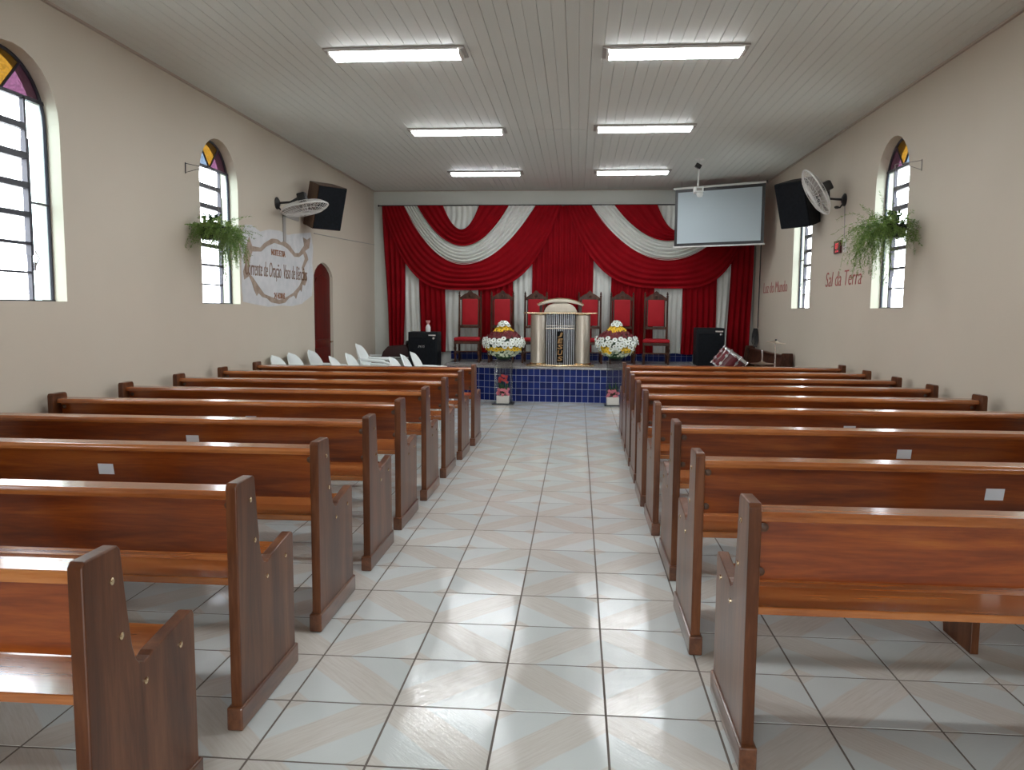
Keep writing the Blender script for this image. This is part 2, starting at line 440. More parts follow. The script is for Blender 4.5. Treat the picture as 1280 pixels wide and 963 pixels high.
# cornice strips
for nm, a, b in (('trim_1', (XL, YF, H - .018), (XL + .03, YB, H)), ('trim_2', (XR - .03, YF, H - .018), (XR, YB, H)), ('trim_3', (XL + .03, YB - .02, H - .018), (XR - .03, YB, H))):
    tag(MB().box(a, b).build(nm, mat(nm + '_paint', (.42, .36, .31), .5)), kind='structure')

# windows -----------------------------------------------------------------
def window(n, side, a, b):
    X = (XL - .12) if side < 0 else (XR + .12); c = (a + b) / 2
    root = MB(); top = arch_pts(a, b, SPR, AR, 18); d = .018; x0, x1 = X - d, X + d
    # outer iron frame along the opening
    root.tube([(X, a + .012, SILL)] + [(X, y + (c - y) * .03, z - .012) for y, z in top] + [(X, b - .012, SILL)], .016, 6)
    root.box((x0, a, SILL), (x1, b, SILL + .012))
    fr = root.build('window_%d' % n, m_iron); tag(fr, kind='structure')
    ZB, YM = 3.3, b - .26; hs = (ZB - SILL) / 7; s_ = 1 if side < 0 else -1
    MB().box((x0, a + .02, ZB - .014), (x1, b - .03, ZB + .014)).build('transom', m_iron, fr)
    MB().box((x0, YM - .012, SILL), (x1, YM + .012, ZB)).box((x0, YM - .02, SILL + 1.6 * hs), (x1 + .01, YM + .014, SILL + 5.6 * hs)).build('mullion', m_iron, fr)
    for k in range(1, 7):
        t = (.008, .012, .020, .024, .026, .024)[k - 1]
        MB().box((x0, a + .02, SILL + k * hs - t), (x1 + .01, YM - .01, SILL + k * hs + t)).build('bar', m_iron, fr)
    MB().box((x0, YM + .01, 2.49), (x1, b - .02, 2.505)).build('bar', m_iron, fr)
    # vent stay on the mullion
    MB().tube([(X + s_ * .03, YM + .02, 2.0), (X + s_ * .05, YM + .04, 2.06), (X + s_ * .03, YM + .02, 2.12)], .006, 6).box((X - .03, YM + .005, 1.96), (X + .03, YM + .03, 2.03)).build('latch', m_chrome, fr)
    for k in range(7):
        MB().box((X - .003, a + .02, SILL + k * hs + .01), (X + .003, YM - .012, SILL + (k + 1) * hs - .01)).build('pane', g_clear, fr)
    for z0, z1 in ((SILL + .01, 2.488), (2.507, ZB - .014)):
        MB().box((X - .003, YM + .012, z0), (X + .003, b - .025, z1)).build('side_pane', g_clear if z0 > 9 else g_side, fr)
    # fan light: three coloured panes between two radial bars
    def rim(al):
        # intersection of ray from (c, ZB) with the arch
        for k in range(400):
            r_ = k * .002; y = c + r_ * cos(al); z = ZB + r_ * sin(al)
            if ((y - c) / .475) ** 2 + ((z - SPR) / .475) ** 2 >= 1: return (y, z)
        return (y, z)
    A1, A2 = R(48), R(132)
    for al in (A1, A2):
        p_ = rim(al); MB().tube([(X, c, ZB), (X, p_[0], p_[1])], .011, 6).build('glazing_bar', m_iron, fr)
    for nm, lo, hi, g in (('pink_glass', 0.01, A1, g_mag), ('amber_glass', A1, A2, g_amber), ('blue_glass', A2, pi - .01, g_blue)):
        MB().prism([(c, ZB)] + [rim(lo + (hi - lo) * k / 8) for k in range(9)], X - .003, X + .003, 'x').build(nm, g, fr)
g_side = clear_glass('side_sash_glass', (.80, .88, .88), .1)
# paint on the reveal and sill
n = 0
for a, b in WINL:
    n += 1; window(n, -1, a, b)
for a, b in WINR:
    n += 1; window(n, 1, a, b)
# side door, dark red, arched
a, b = 9.71, 10.68
dr = MB().prism([(a + .01, .01)] + [(y + ((a + b) / 2 - y) * .02, z - .01) for y, z in door_top(a, b)] + [(b - .01, .01)], XL - .09, XL - .045, 'x').build('door_1', m_door, bev=.003)
tag(dr, kind='structure')
def opanel(y0, y1, z0, z1, top=False):
    if top:
        c = (y0 + y1) / 2; pr = [(y0, z0), (y1, z0), (y1, z1), (y1 - .1, z1 + .12), (c, z1 + .18), (y0 + .1, z1 + .12), (y0, z1)]
    else: pr = [(y0, z0), (y1, z0), (y1, z1), (y0, z1)]
    return MB().prism(pr, XL - .045, XL - .03, 'x')
opanel(a + .12, b - .12, 1.15, 2.05, True).build('door_panel', m_door, dr, bev=.012)
opanel(a + .12, b - .12, .2, 1.02).build('door_panel', m_door, dr, bev=.012)
MB().tube([(XL - .045, b - .07, 1.1), (XL + .01, b - .07, 1.1), (XL + .01, b - .19, 1.1)], .012, 8).build('door_handle', m_gold, dr, smooth=True)
# open entrance behind the camera: two leaves folded back against the wall
for nm, x0 in (('door_2', -1.18), ('door_3', 1.88)):
    d_ = MB().box((x0, YF + .02, .02), (x0 + 1.0, YF + .06, 2.58)).build(nm, m_door, bev=.004); tag(d_, kind='structure')
    MB().box((x0 + .14, YF + .06, .25), (x0 + .86, YF + .075, 1.15)).build('door_panel', m_door, d_, bev=.01)
    MB().box((x0 + .14, YF + .06, 1.35), (x0 + .86, YF + .075, 2.4)).build('door_panel', m_door, d_, bev=.01)

# ------------------------------------------------------------------ ceiling lamps
def lamp_proto():
    r = thing('ceiling_light', (0, 0, 0), '', 'ceiling light')
    MB().box((-.66, -.16, -.018), (.66, .16, 0)).build('backplate', m_grey, r, bev=.003)
    MB().prism([(-.128, -.018), (-.118, -.046), (.118, -.046), (.128, -.018)], -.6, .6, 'x').build('diffuser', m_lamp, r)
    for s_ in (-1, 1):
        MB().box((-.6, s_ * .134 - .005, -.028), (.6, s_ * .134 + .005, -.012)).build('side_lip', m_whitem, r)
        x = s_ * .61; MB().prism([(-.128, -.016), (-.108, -.058), (.108, -.058), (.128, -.016)], x - .012, x + .012, 'x').build('end_cap', m_whitem, r, bev=.003)
    return r
lp = lamp_proto(); first = True
LL = [(-.52, 4.83, 'bright white ceiling light in the row nearest the camera, left one'), (2.06, 4.93, 'bright white ceiling light in the row nearest the camera, right one'),
      (-.44, 8.1, 'bright white ceiling light in the middle row, left one'), (2.04, 8.03, 'bright white ceiling light in the middle row, right one'),
      (-.44, 11.4, 'bright white ceiling light nearest the curtain, left one'), (2.11, 11.38, 'bright white ceiling light nearest the curtain, right one'),
      (-.5, 1.5, 'ceiling light above the camera, on the left'), (2.06, 1.6, 'ceiling light above the camera, on the right')]
for x, y, lb in LL:
    o = lp if first else copy_tree(lp); first = False
    place(o, (x, y, H), 0, lb, 'long white ceiling lights')

# ------------------------------------------------------------------ pews
BL = 2.8
def make_pew():
    r = thing('pew', (0, 0, 0), '', 'bench')
    prof = [(0, .05), (0, .985), (.012, 1.0), (.165, 1.0), (.18, .985), (.2, .82), (.222, .675), (.238, .63), (.258, .606), (.285, .598), (.315, .603), (.335, .612), (.572, .647), (.59, .643), (.6, .628), (.603, .05)]
    for s_, x0 in ((-1, 0), (1, BL - .045)):
        e = MB().prism(prof, x0, x0 + .045, 'x').build('end_panel', m_side, r, bev=.005)
        MB().box((x0 - .01, -.022, 0), (x0 + .055, .618, .095)).build('plinth', m_plinth, e, bev=.007)
        xo = x0 - .002 if s_ < 0 else x0 + .047
        for (y, z) in ((.13, .905), (.165, .728), (.285, .535), (.50, .557)):
            Mx = frame((xo, y, z), (0, 1, 0), (0, 0, 1), (s_, 0, 0))
            MB().lathe([(.011, -.002), (.011, .001), (.006, .003)], 10, Mx).build('bolt', m_gold, e)
        xi = x0 + .045 + .03 if s_ < 0 else x0 - .03
        for z in (.89, .71):
            yy = .088 + (.925 - z) * .2
            Mx = frame((xi, yy, z), (1, 0, 0), (0, 0, 1), (0, -1, 0))
            MB().lathe([(.017, -.004), (.017, .006), (.006, .010)], 10, Mx).build('screw_cap', m_brownside, r)
    X0, X1 = .045, BL - .045
    MB().prism([(.093, .93), (.118, .93), (.168, .672), (.143, .672)], X0, X1, 'x').build('backrest', m_back, r, bev=.004)
    MB().prism([(.045, .922), (.045, .942), (.055, .957), (.15, .962), (.158, .95), (.158, .926)], X0, X1, 'x').build('top_rail', m_rail, r, bev=.004)
    MB().prism([(.045, .573), (.045, .603), (.30, .592), (.55, .603), (.575, .592), (.57, .573)], X0, X1, 'x').build('seat', m_seat, r, bev=.005)
    MB().prism([(.125, 0), (.125, .573), (.5, .573), (.42, 0)], BL / 2 - .02, BL / 2 + .02, 'x').build('centre_support', m_side, r, bev=.004)
    return r
pew = make_pew()
cnt = 0
ORD = ['nearest', 'second', 'third', 'fourth', 'fifth', 'sixth', 'seventh', 'eighth', 'ninth']
LY = [-.765, .205, 1.18, 2.15, 3.095, 4.025, 4.97, 5.93, 6.845]
LX = [-.105, -.108, -.107, -.1, -.112, -.095, -.084, -.063, -.038]
RY = [.105, 1.09, 2.16, 3.15, 4.03, 4.94, 5.78, 6.67, 7.57]
RX = [1.83, 1.785, 1.81, 1.79, 1.775, 1.782, 1.782, 1.79, 1.80]
def sticker(r, x):
    # printed label on the rear of the backrest
    M_ = frame((x, .0925 + (.925 - .81) * .195, .81), (1, 0, 0), (0, -.19, .98), (0, -.98, -.19))
    s_ = MB().box((-.043, -.03, .001), (.043, .03, .003), M_).build('paper_label', m_paper, r)
    s_['label'] = 'small white printed label stuck on the back'
for side in (0, 1):
    for k in range(9):
        o = pew if cnt == 0 else copy_tree(pew); cnt += 1
        if side == 0:
            lb = {0: 'varnished wooden pew nearest the camera in the left block, cut by the frame', 8: 'varnished wooden pew of the left block farthest from the camera, before the white chairs'}.get(k, 'varnished wooden pew in the left block, %s from the camera' % ORD[k])
            place(o, (LX[k] - BL, LY[k], 0), 0, lb, 'pews of the left block')
        else:
            lb = {0: 'varnished wooden pew nearest the camera in the right block, cut by the frame', 8: 'varnished wooden pew of the right block farthest from the camera, nearest the platform'}.get(k, 'varnished wooden pew in the right block, %s from the camera' % ORD[k])
            place(o, (RX[k], RY[k], 0), 0, lb, 'pews of the right block')
LAB = []
for o in [q for q in bpy.data.objects if q.parent is None and q.get('category') == 'bench']:
    left = o.location.x < 0; k = int(min(range(9), key=lambda q: abs((LY if left else RY)[q] * S - o.location.y)))
    if k in (0,): continue
    sticker(o, (-1.32 - (LX[k] - BL)) if left else (3.225 - RX[k]))
# wall pew at the right of the platform
o = place(copy_tree(pew), (XR - .03, 10.3, 0), R(90), 'wooden pew coloured dark for shade, standing sideways along the right wall behind the drums')
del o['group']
def paint_shade(q, m):
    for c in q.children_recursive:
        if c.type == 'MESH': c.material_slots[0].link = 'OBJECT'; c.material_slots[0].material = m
paint_shade(o, m_dark)  # same wood as the other pews; shadow on this one put into its colour


# ------------------------------------------------------------------ platform
def wall_seg_tiles(stage, P, Q, z0, z1, me, off):
    P, Q = Vector(P), Vector(Q); L_ = (Q - P).length; n_ = max(1, round(L_ / .112)); t = (Q - P) / L_
    ang = math.atan2(t.y, t.x); nz = 5; hz = (z1 - z0) / nz
    for i in range(n_):
        for k in range(nz):
            c = P + t * (L_ * (i + .5) / n_)
            o = inst('stage_tile', me, stage, (c.x, c.y, z0 + (k + .5) * hz), (0, 0, ang)); o.scale = (L_ / n_ / .112, 1, 1)
front = [(-1.25, 12.05), (-.5, 11.79), (.1, 11.60), (1.85, 11.55), (2.5, 11.8), (2.85, 12.25), (3.42, 12.35)]
stg = MB().prism([(-1.25, YB - .02)] + front + [(3.42, YB - .02)], 0, .60, 'z').build('stage', m_groutw)
tag(stg, 'raised platform faced with dark blue tiles under a grey stone top', 'platform')
slab = [(-1.29, YB - .02), (-1.29, 12.02), (-.52, 11.75), (.09, 11.555), (1.86, 11.505), (2.54, 11.77), (2.89, 12.2), (3.46, 12.3), (3.46, YB - .02)]
MB().prism(slab, .60, ZS, 'z').build('stone_top', m_granite, stg, bev=.006)
tme = MB().box((-.0522, -.004, -.0565), (.0522, .004, .0565)).mesh('stage_tile', m_blue, bev=.002, seg=1)
for k in range(len(front) - 1): wall_seg_tiles(stg, front[k], front[k + 1], .0, .6, tme, .004)
wall_seg_tiles(stg, (-1.25, YB), (-1.25, 12.05), 0, .6, tme, .004)
sk = MB()
for k in range(44):
    for j in range(2):
        x = -1.4 + k * .112; sk.box((x + .003, YB - .014, ZS + j * .11 + .003), (x + .109, YB - .006, ZS + (j + 1) * .11 - .003))
bb = MB().box((-1.4, YB - .008, ZS), (3.54, YB, ZS + .225)).build('baseboard_back', m_groutw); tag(bb, kind='structure')
tag(sk.build('skirting_tiles', m_blue, bb), kind='stuff')

# ------------------------------------------------------------------ curtains
CY = 13.38; ZT = 3.745
def drape(name, label, m, xt0, xt1, xb0, xb1, zt, zb, y=CY + .03, amp=.028, pitch=.115, group=None, ztf=None):
    wd = max(xt1 - xt0, xb1 - xb0); np_ = max(2, round(wd / pitch)); nu = np_ * 10; ph = rnd.random() * 6
    def fn(u, v):
        zt_ = ztf(u) if ztf else zt
        x = (xt0 + (xt1 - xt0) * u) * (1 - v) + (xb0 + (xb1 - xb0) * u) * v
        z = zt_ + (zb - zt_) * v + (0.012 * sin(u * 9 + ph) * v)
        a_ = amp * (.7 + .3 * v)
        yy = y + a_ * sin(2 * pi * np_ * u + ph + .5 * sin(3 * v + ph)) + .012 * sin(5 * u + 4 * v)
        return (x + .008 * sin(7 * v + ph), yy, z)
    o = MB().grid(fn, nu, 14).build(name, m, smooth=True, solid=.002)
    return tag(o, label, 'curtain', group)
V = 'hanging curtain lengths behind the platform'
RED, WHI = 'red_drape', 'white_drape'
zb = .80
drape(RED, 'red drape at the far left edge, narrowing to its foot', m_redc, -2.8, -2.3, -2.66, -2.37, ZT, .74, group=V)
drape(WHI, 'narrow white drape behind the left black loudspeaker', m_whitec, -2.38, -2.03, -2.38, -2.0, 2.9, .78, y=CY + .085, amp=.02, group=V)
drape(RED, 'red drape between two white ones, behind the left loudspeaker', m_redc, -2.05, -1.5, -2.02, -1.5, 2.9, .80, group=V)
drape(WHI, 'wide white drape behind the leftmost throne chair', m_whitec, -1.53, -.80, -1.52, -.78, 2.6, zb, y=CY + .085, amp=.02, group=V)
drape(RED, 'red drape behind the second throne chair from the left', m_redc, -.82, -.1, -.82, -.12, 2.9, zb, group=V)
drape(WHI, 'narrow white drape just left of the lectern', m_whitec, -.14, .31, -.14, .30, 2.95, zb, y=CY + .085, amp=.02, group=V)
drape(RED, 'widest red drape, centre, right behind the lectern', m_redc, .27, 1.50, .27, 1.50, ZT, zb, group=V)
drape(WHI, 'narrow white drape just right of the lectern', m_whitec, 1.47, 1.88, 1.47, 1.88, 2.95, zb, y=CY + .085, amp=.02, group=V)
drape(RED, 'red drape behind the second throne chair from the right', m_redc, 1.86, 2.72, 1.86, 2.72, 2.9, zb, group=V)
drape(WHI, 'wide white drape behind the rightmost throne chair', m_whitec, 2.68, 3.34, 2.68, 3.28, 2.6, zb, y=CY + .085, amp=.02, group=V)
drape(RED, 'red drape right of the wide white one, behind the right loudspeaker', m_redc, 3.30, 3.97, 3.28, 3.95, 2.9, zb, group=V)
drape(WHI, 'narrow white drape behind the right black loudspeaker', m_whitec, 3.93, 4.3, 3.93, 4.2, 2.95, .55, y=CY + .085, amp=.02, group=V)
drape(RED, 'red drape at the far right, against the side wall', m_redc, 4.24, 4.66, 4.16, 4.62, ZT, .55, group=V)

def swag(name, label, m, inner, outer, y, nf, amp=.02, bulge=.06, group='draped swags across the curtain'):
    # inner / outer: (x0, x1, z_top, centre x, z_bottom, power)
    def curve(c, u):
        x0, x1, zt, xc, zb_, p_ = c; x = x0 + (x1 - x0) * u
        q = (xc - x) / (xc - x0) if x < xc else (x - xc) / (x1 - xc)
        return x, zb_ + (zt - zb_) * min(1, abs(q)) ** p_
    def fn(u, v):
        u2 = .5 - .5 * cos(pi * u)          # denser at the ends
        u2 = .35 * u + .65 * u2
        xi, zi = curve(inner, u2); xo, zo = curve(outer, u2)
        x, z = xi + (xo - xi) * v, zi + (zo - zi) * v
        fold = sin(2 * pi * nf * v + 1.3 * sin(pi * u)) * amp * (.65 + .35 * sin(pi * u))
        return (x, y - bulge * sin(pi * u) * (.3 + .7 * sin(pi * v)) - fold, z)
    o = MB().grid(fn, 60, nf * 8).build(name, m, smooth=True, solid=.002)
    return tag(o, label, 'curtain', group)
# left set
drape(WHI, 'short white cloth at the top of the left swags', m_whitec, -1.56, -.78, -1.56, -.78, ZT, 3.15, y=CY + .02, amp=.015, group='short white cloths at the top')
swag('red_swag', 'short red swag of the left set, above the white one', m_redc, (-1.53, -.80, ZT, -1.15, 3.27, 2.), (-2.06, -.2, ZT, -1.12, 2.94, 2.), CY - .05, 4)
swag('white_swag', 'white swag of the left set, between two red ones', m_whitec, (-2.03, -.24, ZT, -1.12, 2.97, 2.), (-2.36, .33, ZT, -1.12, 2.575, 2.), CY - .01, 6, .022)
swag('red_swag', 'deep red swag of the left set, hanging lowest', m_redc, (-2.34, .32, ZT, -1.12, 2.60, 2.1), (-2.79, .85, ZT, -1.12, 2.055, 3.4), CY + .0, 6, .018, .08)
# right set
drape(WHI, 'short white cloth at the top of the right swags', m_whitec, 2.70, 3.6, 2.70, 3.6, ZT, 3.1, y=CY + .02, amp=.015, group='short white cloths at the top')
swag('red_swag', 'short red swag of the right set, partly behind the projection screen', m_redc, (2.743, 3.55, ZT, 3.13, 3.24, 2.), (1.90, 4.05, ZT, 2.97, 3.04, 2.), CY - .05, 4)
swag('white_swag', 'white swag of the right set, running behind the projection screen', m_whitec, (1.93, 4.02, ZT, 2.97, 3.07, 2.), (1.43, 4.5, ZT, 2.97, 2.665, 2.), CY - .01, 6, .022)
swag('red_swag', 'deep red swag of the right set, hanging lowest below the screen', m_redc, (1.45, 4.47, ZT, 2.97, 2.69, 2.1), (.95, 4.66, ZT, 3.07, 2.105, 3.6), CY + .0, 6, .018, .08)
rod = MB().tube([(-2.86, CY + .02, ZT + .012), (4.66, CY + .02, ZT + .012)], .012, 8)
for x in (-2.87, 4.66): rod.lathe([(.004, -.02), (.022, -.008), (.022, .008), (.004, .02)], 10, frame((x, CY + .02, ZT + .012), (0, 1, 0), (0, 0, 1), (1, 0, 0)))
for x in (-2.8, .9, 4.6): rod.box((x - .01, CY + .02, ZT - .005), (x + .01, YB, ZT + .02))
tag(rod.build('curtain_rod', m_blackp, smooth=True), 'thin dark rod along the top of the red and white curtain', 'curtain rod')

# ------------------------------------------------------------------ throne chairs
def make_throne():
    r = thing('throne_chair', (0, 0, 0), '', 'chair')
    hw = .215
    for s_ in (-1, 1):
        MB().tube([(s_ * hw, .25, 0), (s_ * hw, .24, .44), (s_ * hw, .28, 1.3)], [.022, .022, .018], 8).lathe([(.018, 0), (.024, .012), (.012, .03), (.02, .05), (.004, .1)], 10, c=(s_ * hw, .28, 1.29)).build('back_post', m_dark, r, smooth=True)
        MB().lathe([(.02, 0), (.026, .03), (.018, .05), (.018, .12), (.026, .14), (.03, .17), (.022, .2), (.014, .22), (.026, .25), (.03, .28), (.02, .31), (.024, .36), (.024, .42)], 12, c=(s_ * .23, -.2, 0)).build('front_leg', m_dark, r, smooth=True)
        MB().box((s_ * .225 - .01, -.2, .16), (s_ * .225 + .01, .25, .19)).build('stretcher', m_dark, r)
    MB().box((-.23, -.21, .20), (.23, -.19, .225)).build('stretcher', m_dark, r)
    MB().prism([(-.25, -.24), (.25, -.24), (.225, .26), (-.225, .26)], .36, .415, 'z').build('seat_frame', m_dark, r, bev=.006)
    MB().prism([(-.255, -.245), (.255, -.245), (.215, .23), (-.215, .23)], .415, .485, 'z').build('seat_cushion', m_redv, r, bev=.025, smooth=True, seg=3)
    MB().box((-hw, .255, .66), (hw, .28, .71)).build('lower_rail', m_dark, r, bev=.004)
    MB().prism([(-.155, .72), (.155, .72), (.155, 1.235), (-.155, 1.235)], .24, .295, 'y').build('back_pad', m_redv, r, bev=.012, smooth=True)
    for s_ in (-1, 1): MB().box((s_ * .165 - .012, .262, .70), (s_ * .165 + .012, .292, 1.24)).build('back_stile', m_dark, r)
    cr = [(-hw, 1.215), (hw, 1.215), (hw, 1.26), (.17, 1.29), (.11, 1.335), (.055, 1.355), (.035, 1.385), (0, 1.41), (-.035, 1.385), (-.055, 1.355), (-.11, 1.335), (-.17, 1.29), (-hw, 1.26)]
    c_ = MB().prism(cr, .262, .292, 'y').build('crest', m_dark, r, bev=.004)
    MB().lathe([(.03, 0), (.034, .006), (.02, .012), (.004, .016)], 12, frame((0, .262, 1.3), (1, 0, 0), (0, 0, 1), (0, -1, 0))).build('rosette', m_dark, c_, smooth=True)
    return r
th = make_throne(); first = True
for x, y, rz, lb in ((-.93, 12.72, 0, 'carved throne chair with red padding, leftmost of the row on the platform'), (-.28, 12.75, .03, 'carved throne chair half hidden by the left flower arrangement'),
                 (.38, 12.75, 0, 'carved throne chair with red back showing left of the lectern'), (1.44, 12.75, 0, 'carved throne chair with red back showing right of the lectern'),
                 (2.07, 12.75, -.02, 'carved throne chair behind the right flower arrangement'), (2.71, 12.68, -.06, 'carved throne chair with red padding, rightmost of the row on the platform')):
    o = th if first else copy_tree(th); first = False
    place(o, (x, y, ZS), rz, lb, 'throne chairs on the platform')

# ------------------------------------------------------------------ lectern
lec = thing('lectern', (.895, 11.86, ZS), 'champagne metal lectern with vertical steel bars and gold letters', 'lectern')
MB().prism([(-.62, -.14), (-.5, -.2), (.5, -.2), (.62, -.14), (.62, .16), (-.62, .16)], 0, .035, 'z').build('base_plate', m_gold, lec, bev=.008, smooth=True)
for s_ in (-1, 1):
    c = MB().lathe([(.155, .035), (.155, .05), (.145, .06), (.145, .93), (.155, .94), (.155, .96)], 28, c=(s_ * .40, 0, 0))
    c.build('side_column', m_champ, lec, smooth=True)
    for z in (.05, .95): MB().lathe([(.158, -.012), (.165, 0), (.158, .012)], 28, c=(s_ * .40, 0, z)).build('gold_ring', m_gold, lec, smooth=True)
MB().box((-.27, -.05, .035), (.27, .08, .96)).build('core_panel', mat('dark_bronze_panel', (.012, .012, .014), .7, 0, .15), lec)
for k in range(15):
    x = -.245 + k * .49 / 14
    z0 = .035
    MB().tube([(x, -.075 - .03 * cos(x * 5.5), z0), (x, -.075 - .03 * cos(x * 5.5), .96)], .0085, 8).build('steel_bar', m_steel, lec, smooth=True)
MB().box((-.265, -.12, .685), (.265, -.1, .705)).build('cross_bar', m_champ, lec)
MB().box((-.265, -.12, .735), (.265, -.1, .745)).build('cross_bar', m_champ, lec)
np_ = MB().box((-.062, -.132, .07), (.062, -.118, .645)).build('name_plate', mat('matt_black_plate', (.006, .006, .006), .85, 0, .1), lec)
np_['label'] = 'black upright plate reading JESUS in gold letters'
for k, ch in enumerate('JESUS'):
    text('letter', ch, m_goldl, frame((0, -.132, .575 - k * .108), (1, 0, 0), (0, 0, 1), (0, -1, 0)), .096, .088, np_, .12, .006, .035)
MB().prism([(-.67, -.16), (-.6, -.21), (-.3, -.17), (.3, -.17), (.6, -.21), (.67, -.16), (.67, .17), (-.67, .17)], .96, .985, 'z').build('top_plate', m_gold, lec, bev=.008, smooth=True)
def arcp(w, h, z0, n=16, e=.6): return [(-w + 2 * w * k / n, z0 + h * (max(0, 1 - abs(2 * k / n - 1) ** 2.2)) ** e) for k in range(n + 1)]
hd = [(x, z) for x, z in arcp(.3, .17, 1.0)]
MB().prism([(-.3, .985)] + hd + [(.3, .985)], -.11, .12, 'y').build('reading_box', m_champ, lec, bev=.006, smooth=True)
up_ = arcp(.42, .115, 1.125, 20, .9); lo_ = [(x * .95, 1.095 + (z - 1.125) * .62) for x, z in up_][::-1]
MB().prism(up_ + lo_, -.16, .15, 'y').build('arched_hood', m_champ, lec, bev=.006, smooth=True)
MB().tube([(x, -.162, z - .004) for x, z in up_], .01, 8).build('hood_trim', m_gold, lec, smooth=True)
for s_ in (-1, 1): MB().box((s_ * .36 - .025, -.03, .985), (s_ * .36 + .025, .03, 1.13)).build('hood_post', m_dark, lec)

# ------------------------------------------------------------------ flowers
def bloom(name, m, r=.042, np2=10):
    b = MB()
    for k in range(np2):
        a = 2 * pi * k / np2; ca, sa = cos(a), sin(a); w_ = r * .26
        pts = [(0, 0, 0)]
        ring = [(.25 * r, -w_ * .5, .004), (.85 * r, -w_, .012), (r, 0, .006), (.85 * r, w_, .012), (.25 * r, w_ * .5, .004)]
        b.add([(x * ca - y * sa, x * sa + y * ca, z) for x, y, z in ring], [(0, 1, 2, 3, 4)])
    b.lathe([(r * .3, .004), (r * .28, .014), (r * .1, .018)], 8)
    return b.mesh(name, m)
bl = {k: bloom(k + '_bloom', m) for k, m in (('white', m_fw), ('yellow', m_fy), ('red', m_fr), ('pale', m_fg), ('pink', m_fp), ('coral', m_fr2))}
eye = MB().lathe([(.010, .014), (.010, .019), (.004, .022)], 6).mesh('flower_eye', m_eye)
def orient(o, nrm):
    o.rotation_mode = 'QUATERNION'; o.rotation_quaternion = Vector((0, 0, 1)).rotation_difference(Vector(nrm).normalized()); o.rotation_mode = 'XYZ'
def arrangement(loc, label, seed, clumpy):
    r = thing('flower_arrangement', loc, label, 'flowers', 'big flower arrangements on clear stands'); q = random.Random(seed)
    leaf = MB()
    leaf.lathe([(.09, .03), (.20, .12), (.25, .2), (.27, .3), (.23, .38), (.17, .45), (.08, .52), (.02, .54)], 16)
    for k in range(160):
        a = q.random() * 6.28; z = .1 + q.random() * .3; rr = .29 * q.uniform(.8, 1.0); d = Vector((cos(a), sin(a), q.uniform(-.4, .5)))
        c = Vector((rr * cos(a), rr * sin(a), z)); t = Vector((-sin(a), cos(a), 0))
        leaf.add([c - t * .014, c + d * .05, c + t * .014, c - d * .03], [(0, 1, 2, 3)])
    tag(leaf.build('foliage', m_leafd, r), kind='stuff')
    MB().lathe([(.07, 0), (.10, .02), (.12, .09), (.11, .1)], 18).build('bowl', m_blackp, r, smooth=True)
    def put(kind, a, rr, z, nz, s=1.):
        o = inst(kind + '_bloom', bl[kind], r, (rr * cos(a), rr * sin(a), z), sc_=s)
        orient(o, (cos(a), sin(a), nz + q.uniform(-.25, .25)))
        if kind in ('white', 'yellow'):
            e_ = inst('flower_eye', eye, o, (0, 0, 0))
    def ringf(kind, n_, rr, z, nz, s=1., jz=.012):
        for k in range(n_):
            put(kind, 2 * pi * (k + q.uniform(-.25, .25)) / n_, rr + q.uniform(-.012, .012), z + q.uniform(-jz, jz), nz, s * q.uniform(.9, 1.1))
    r.scale = (1.16, 1.1, 1.04)
    ringf('pale', 22, .17, .10, -.7, .6); ringf('pale', 34, .215, .13, -.4, .6, .02); ringf('pale', 36, .24, .17, -.2, .6, .02)
    for k in range(30):
        a = 2 * pi * k / 30; z = .215 + q.uniform(-.015, .015)
        if clumpy: kk = 'yellow' if (k // 3) % 2 == 0 else 'white'
        else: kk = 'yellow'
        put(kk, a, .262, z, -.05, .95 * q.uniform(.9, 1.1))
        if clumpy and kk == 'yellow': put('yellow', a + .1, .25, z - .05, -.3, .9)
    ringf('white', 22, .30, .265, -.1, .9, .02); ringf('white', 24, .305, .315, .15, 1.05, .02); ringf('white', 22, .30, .365, .4, 1.0, .02)
    ringf('red', 22, .245, .405, .6, 1.05, .012); ringf('red', 18, .195, .45, .7, 1.05); ringf('red', 14, .16, .475, .8)
    ringf('yellow', 14, .135, .505, .8, .9, .02); ringf('yellow', 11, .10, .53, 1.0, .95)
    ringf('yellow', 9, .08, .555, 1.0, .95); ringf('white', 8, .07, .60, .6, 1.0); ringf('white', 6, .05, .635, 1.2, 1.0); put('white', 0, .0, .66, 5, 1.2)
    return r
def pedestal(loc, hgt, label, deco):
    r = thing('acrylic_pedestal', loc, label, 'plant stand', 'clear stands in front of the platform'); w_ = .15
    MB().box((-.19, -.16, 0), (.19, .16, .02)).build('base_plate', m_blackp, r, bev=.003)
    for s_ in (-1, 1): MB().box((s_ * w_ - .005, -.13, .02), (s_ * w_ + .005, .13, hgt - .01)).build('side_sheet', g_acr, r)
    MB().box((-w_, .12, .02), (w_, .13, hgt - .01)).build('back_sheet', g_acr, r)
    MB().box((-w_ - .02, -.15, hgt - .01), (w_ + .02, .15, hgt)).build('top_sheet', g_acr, r)
    return r
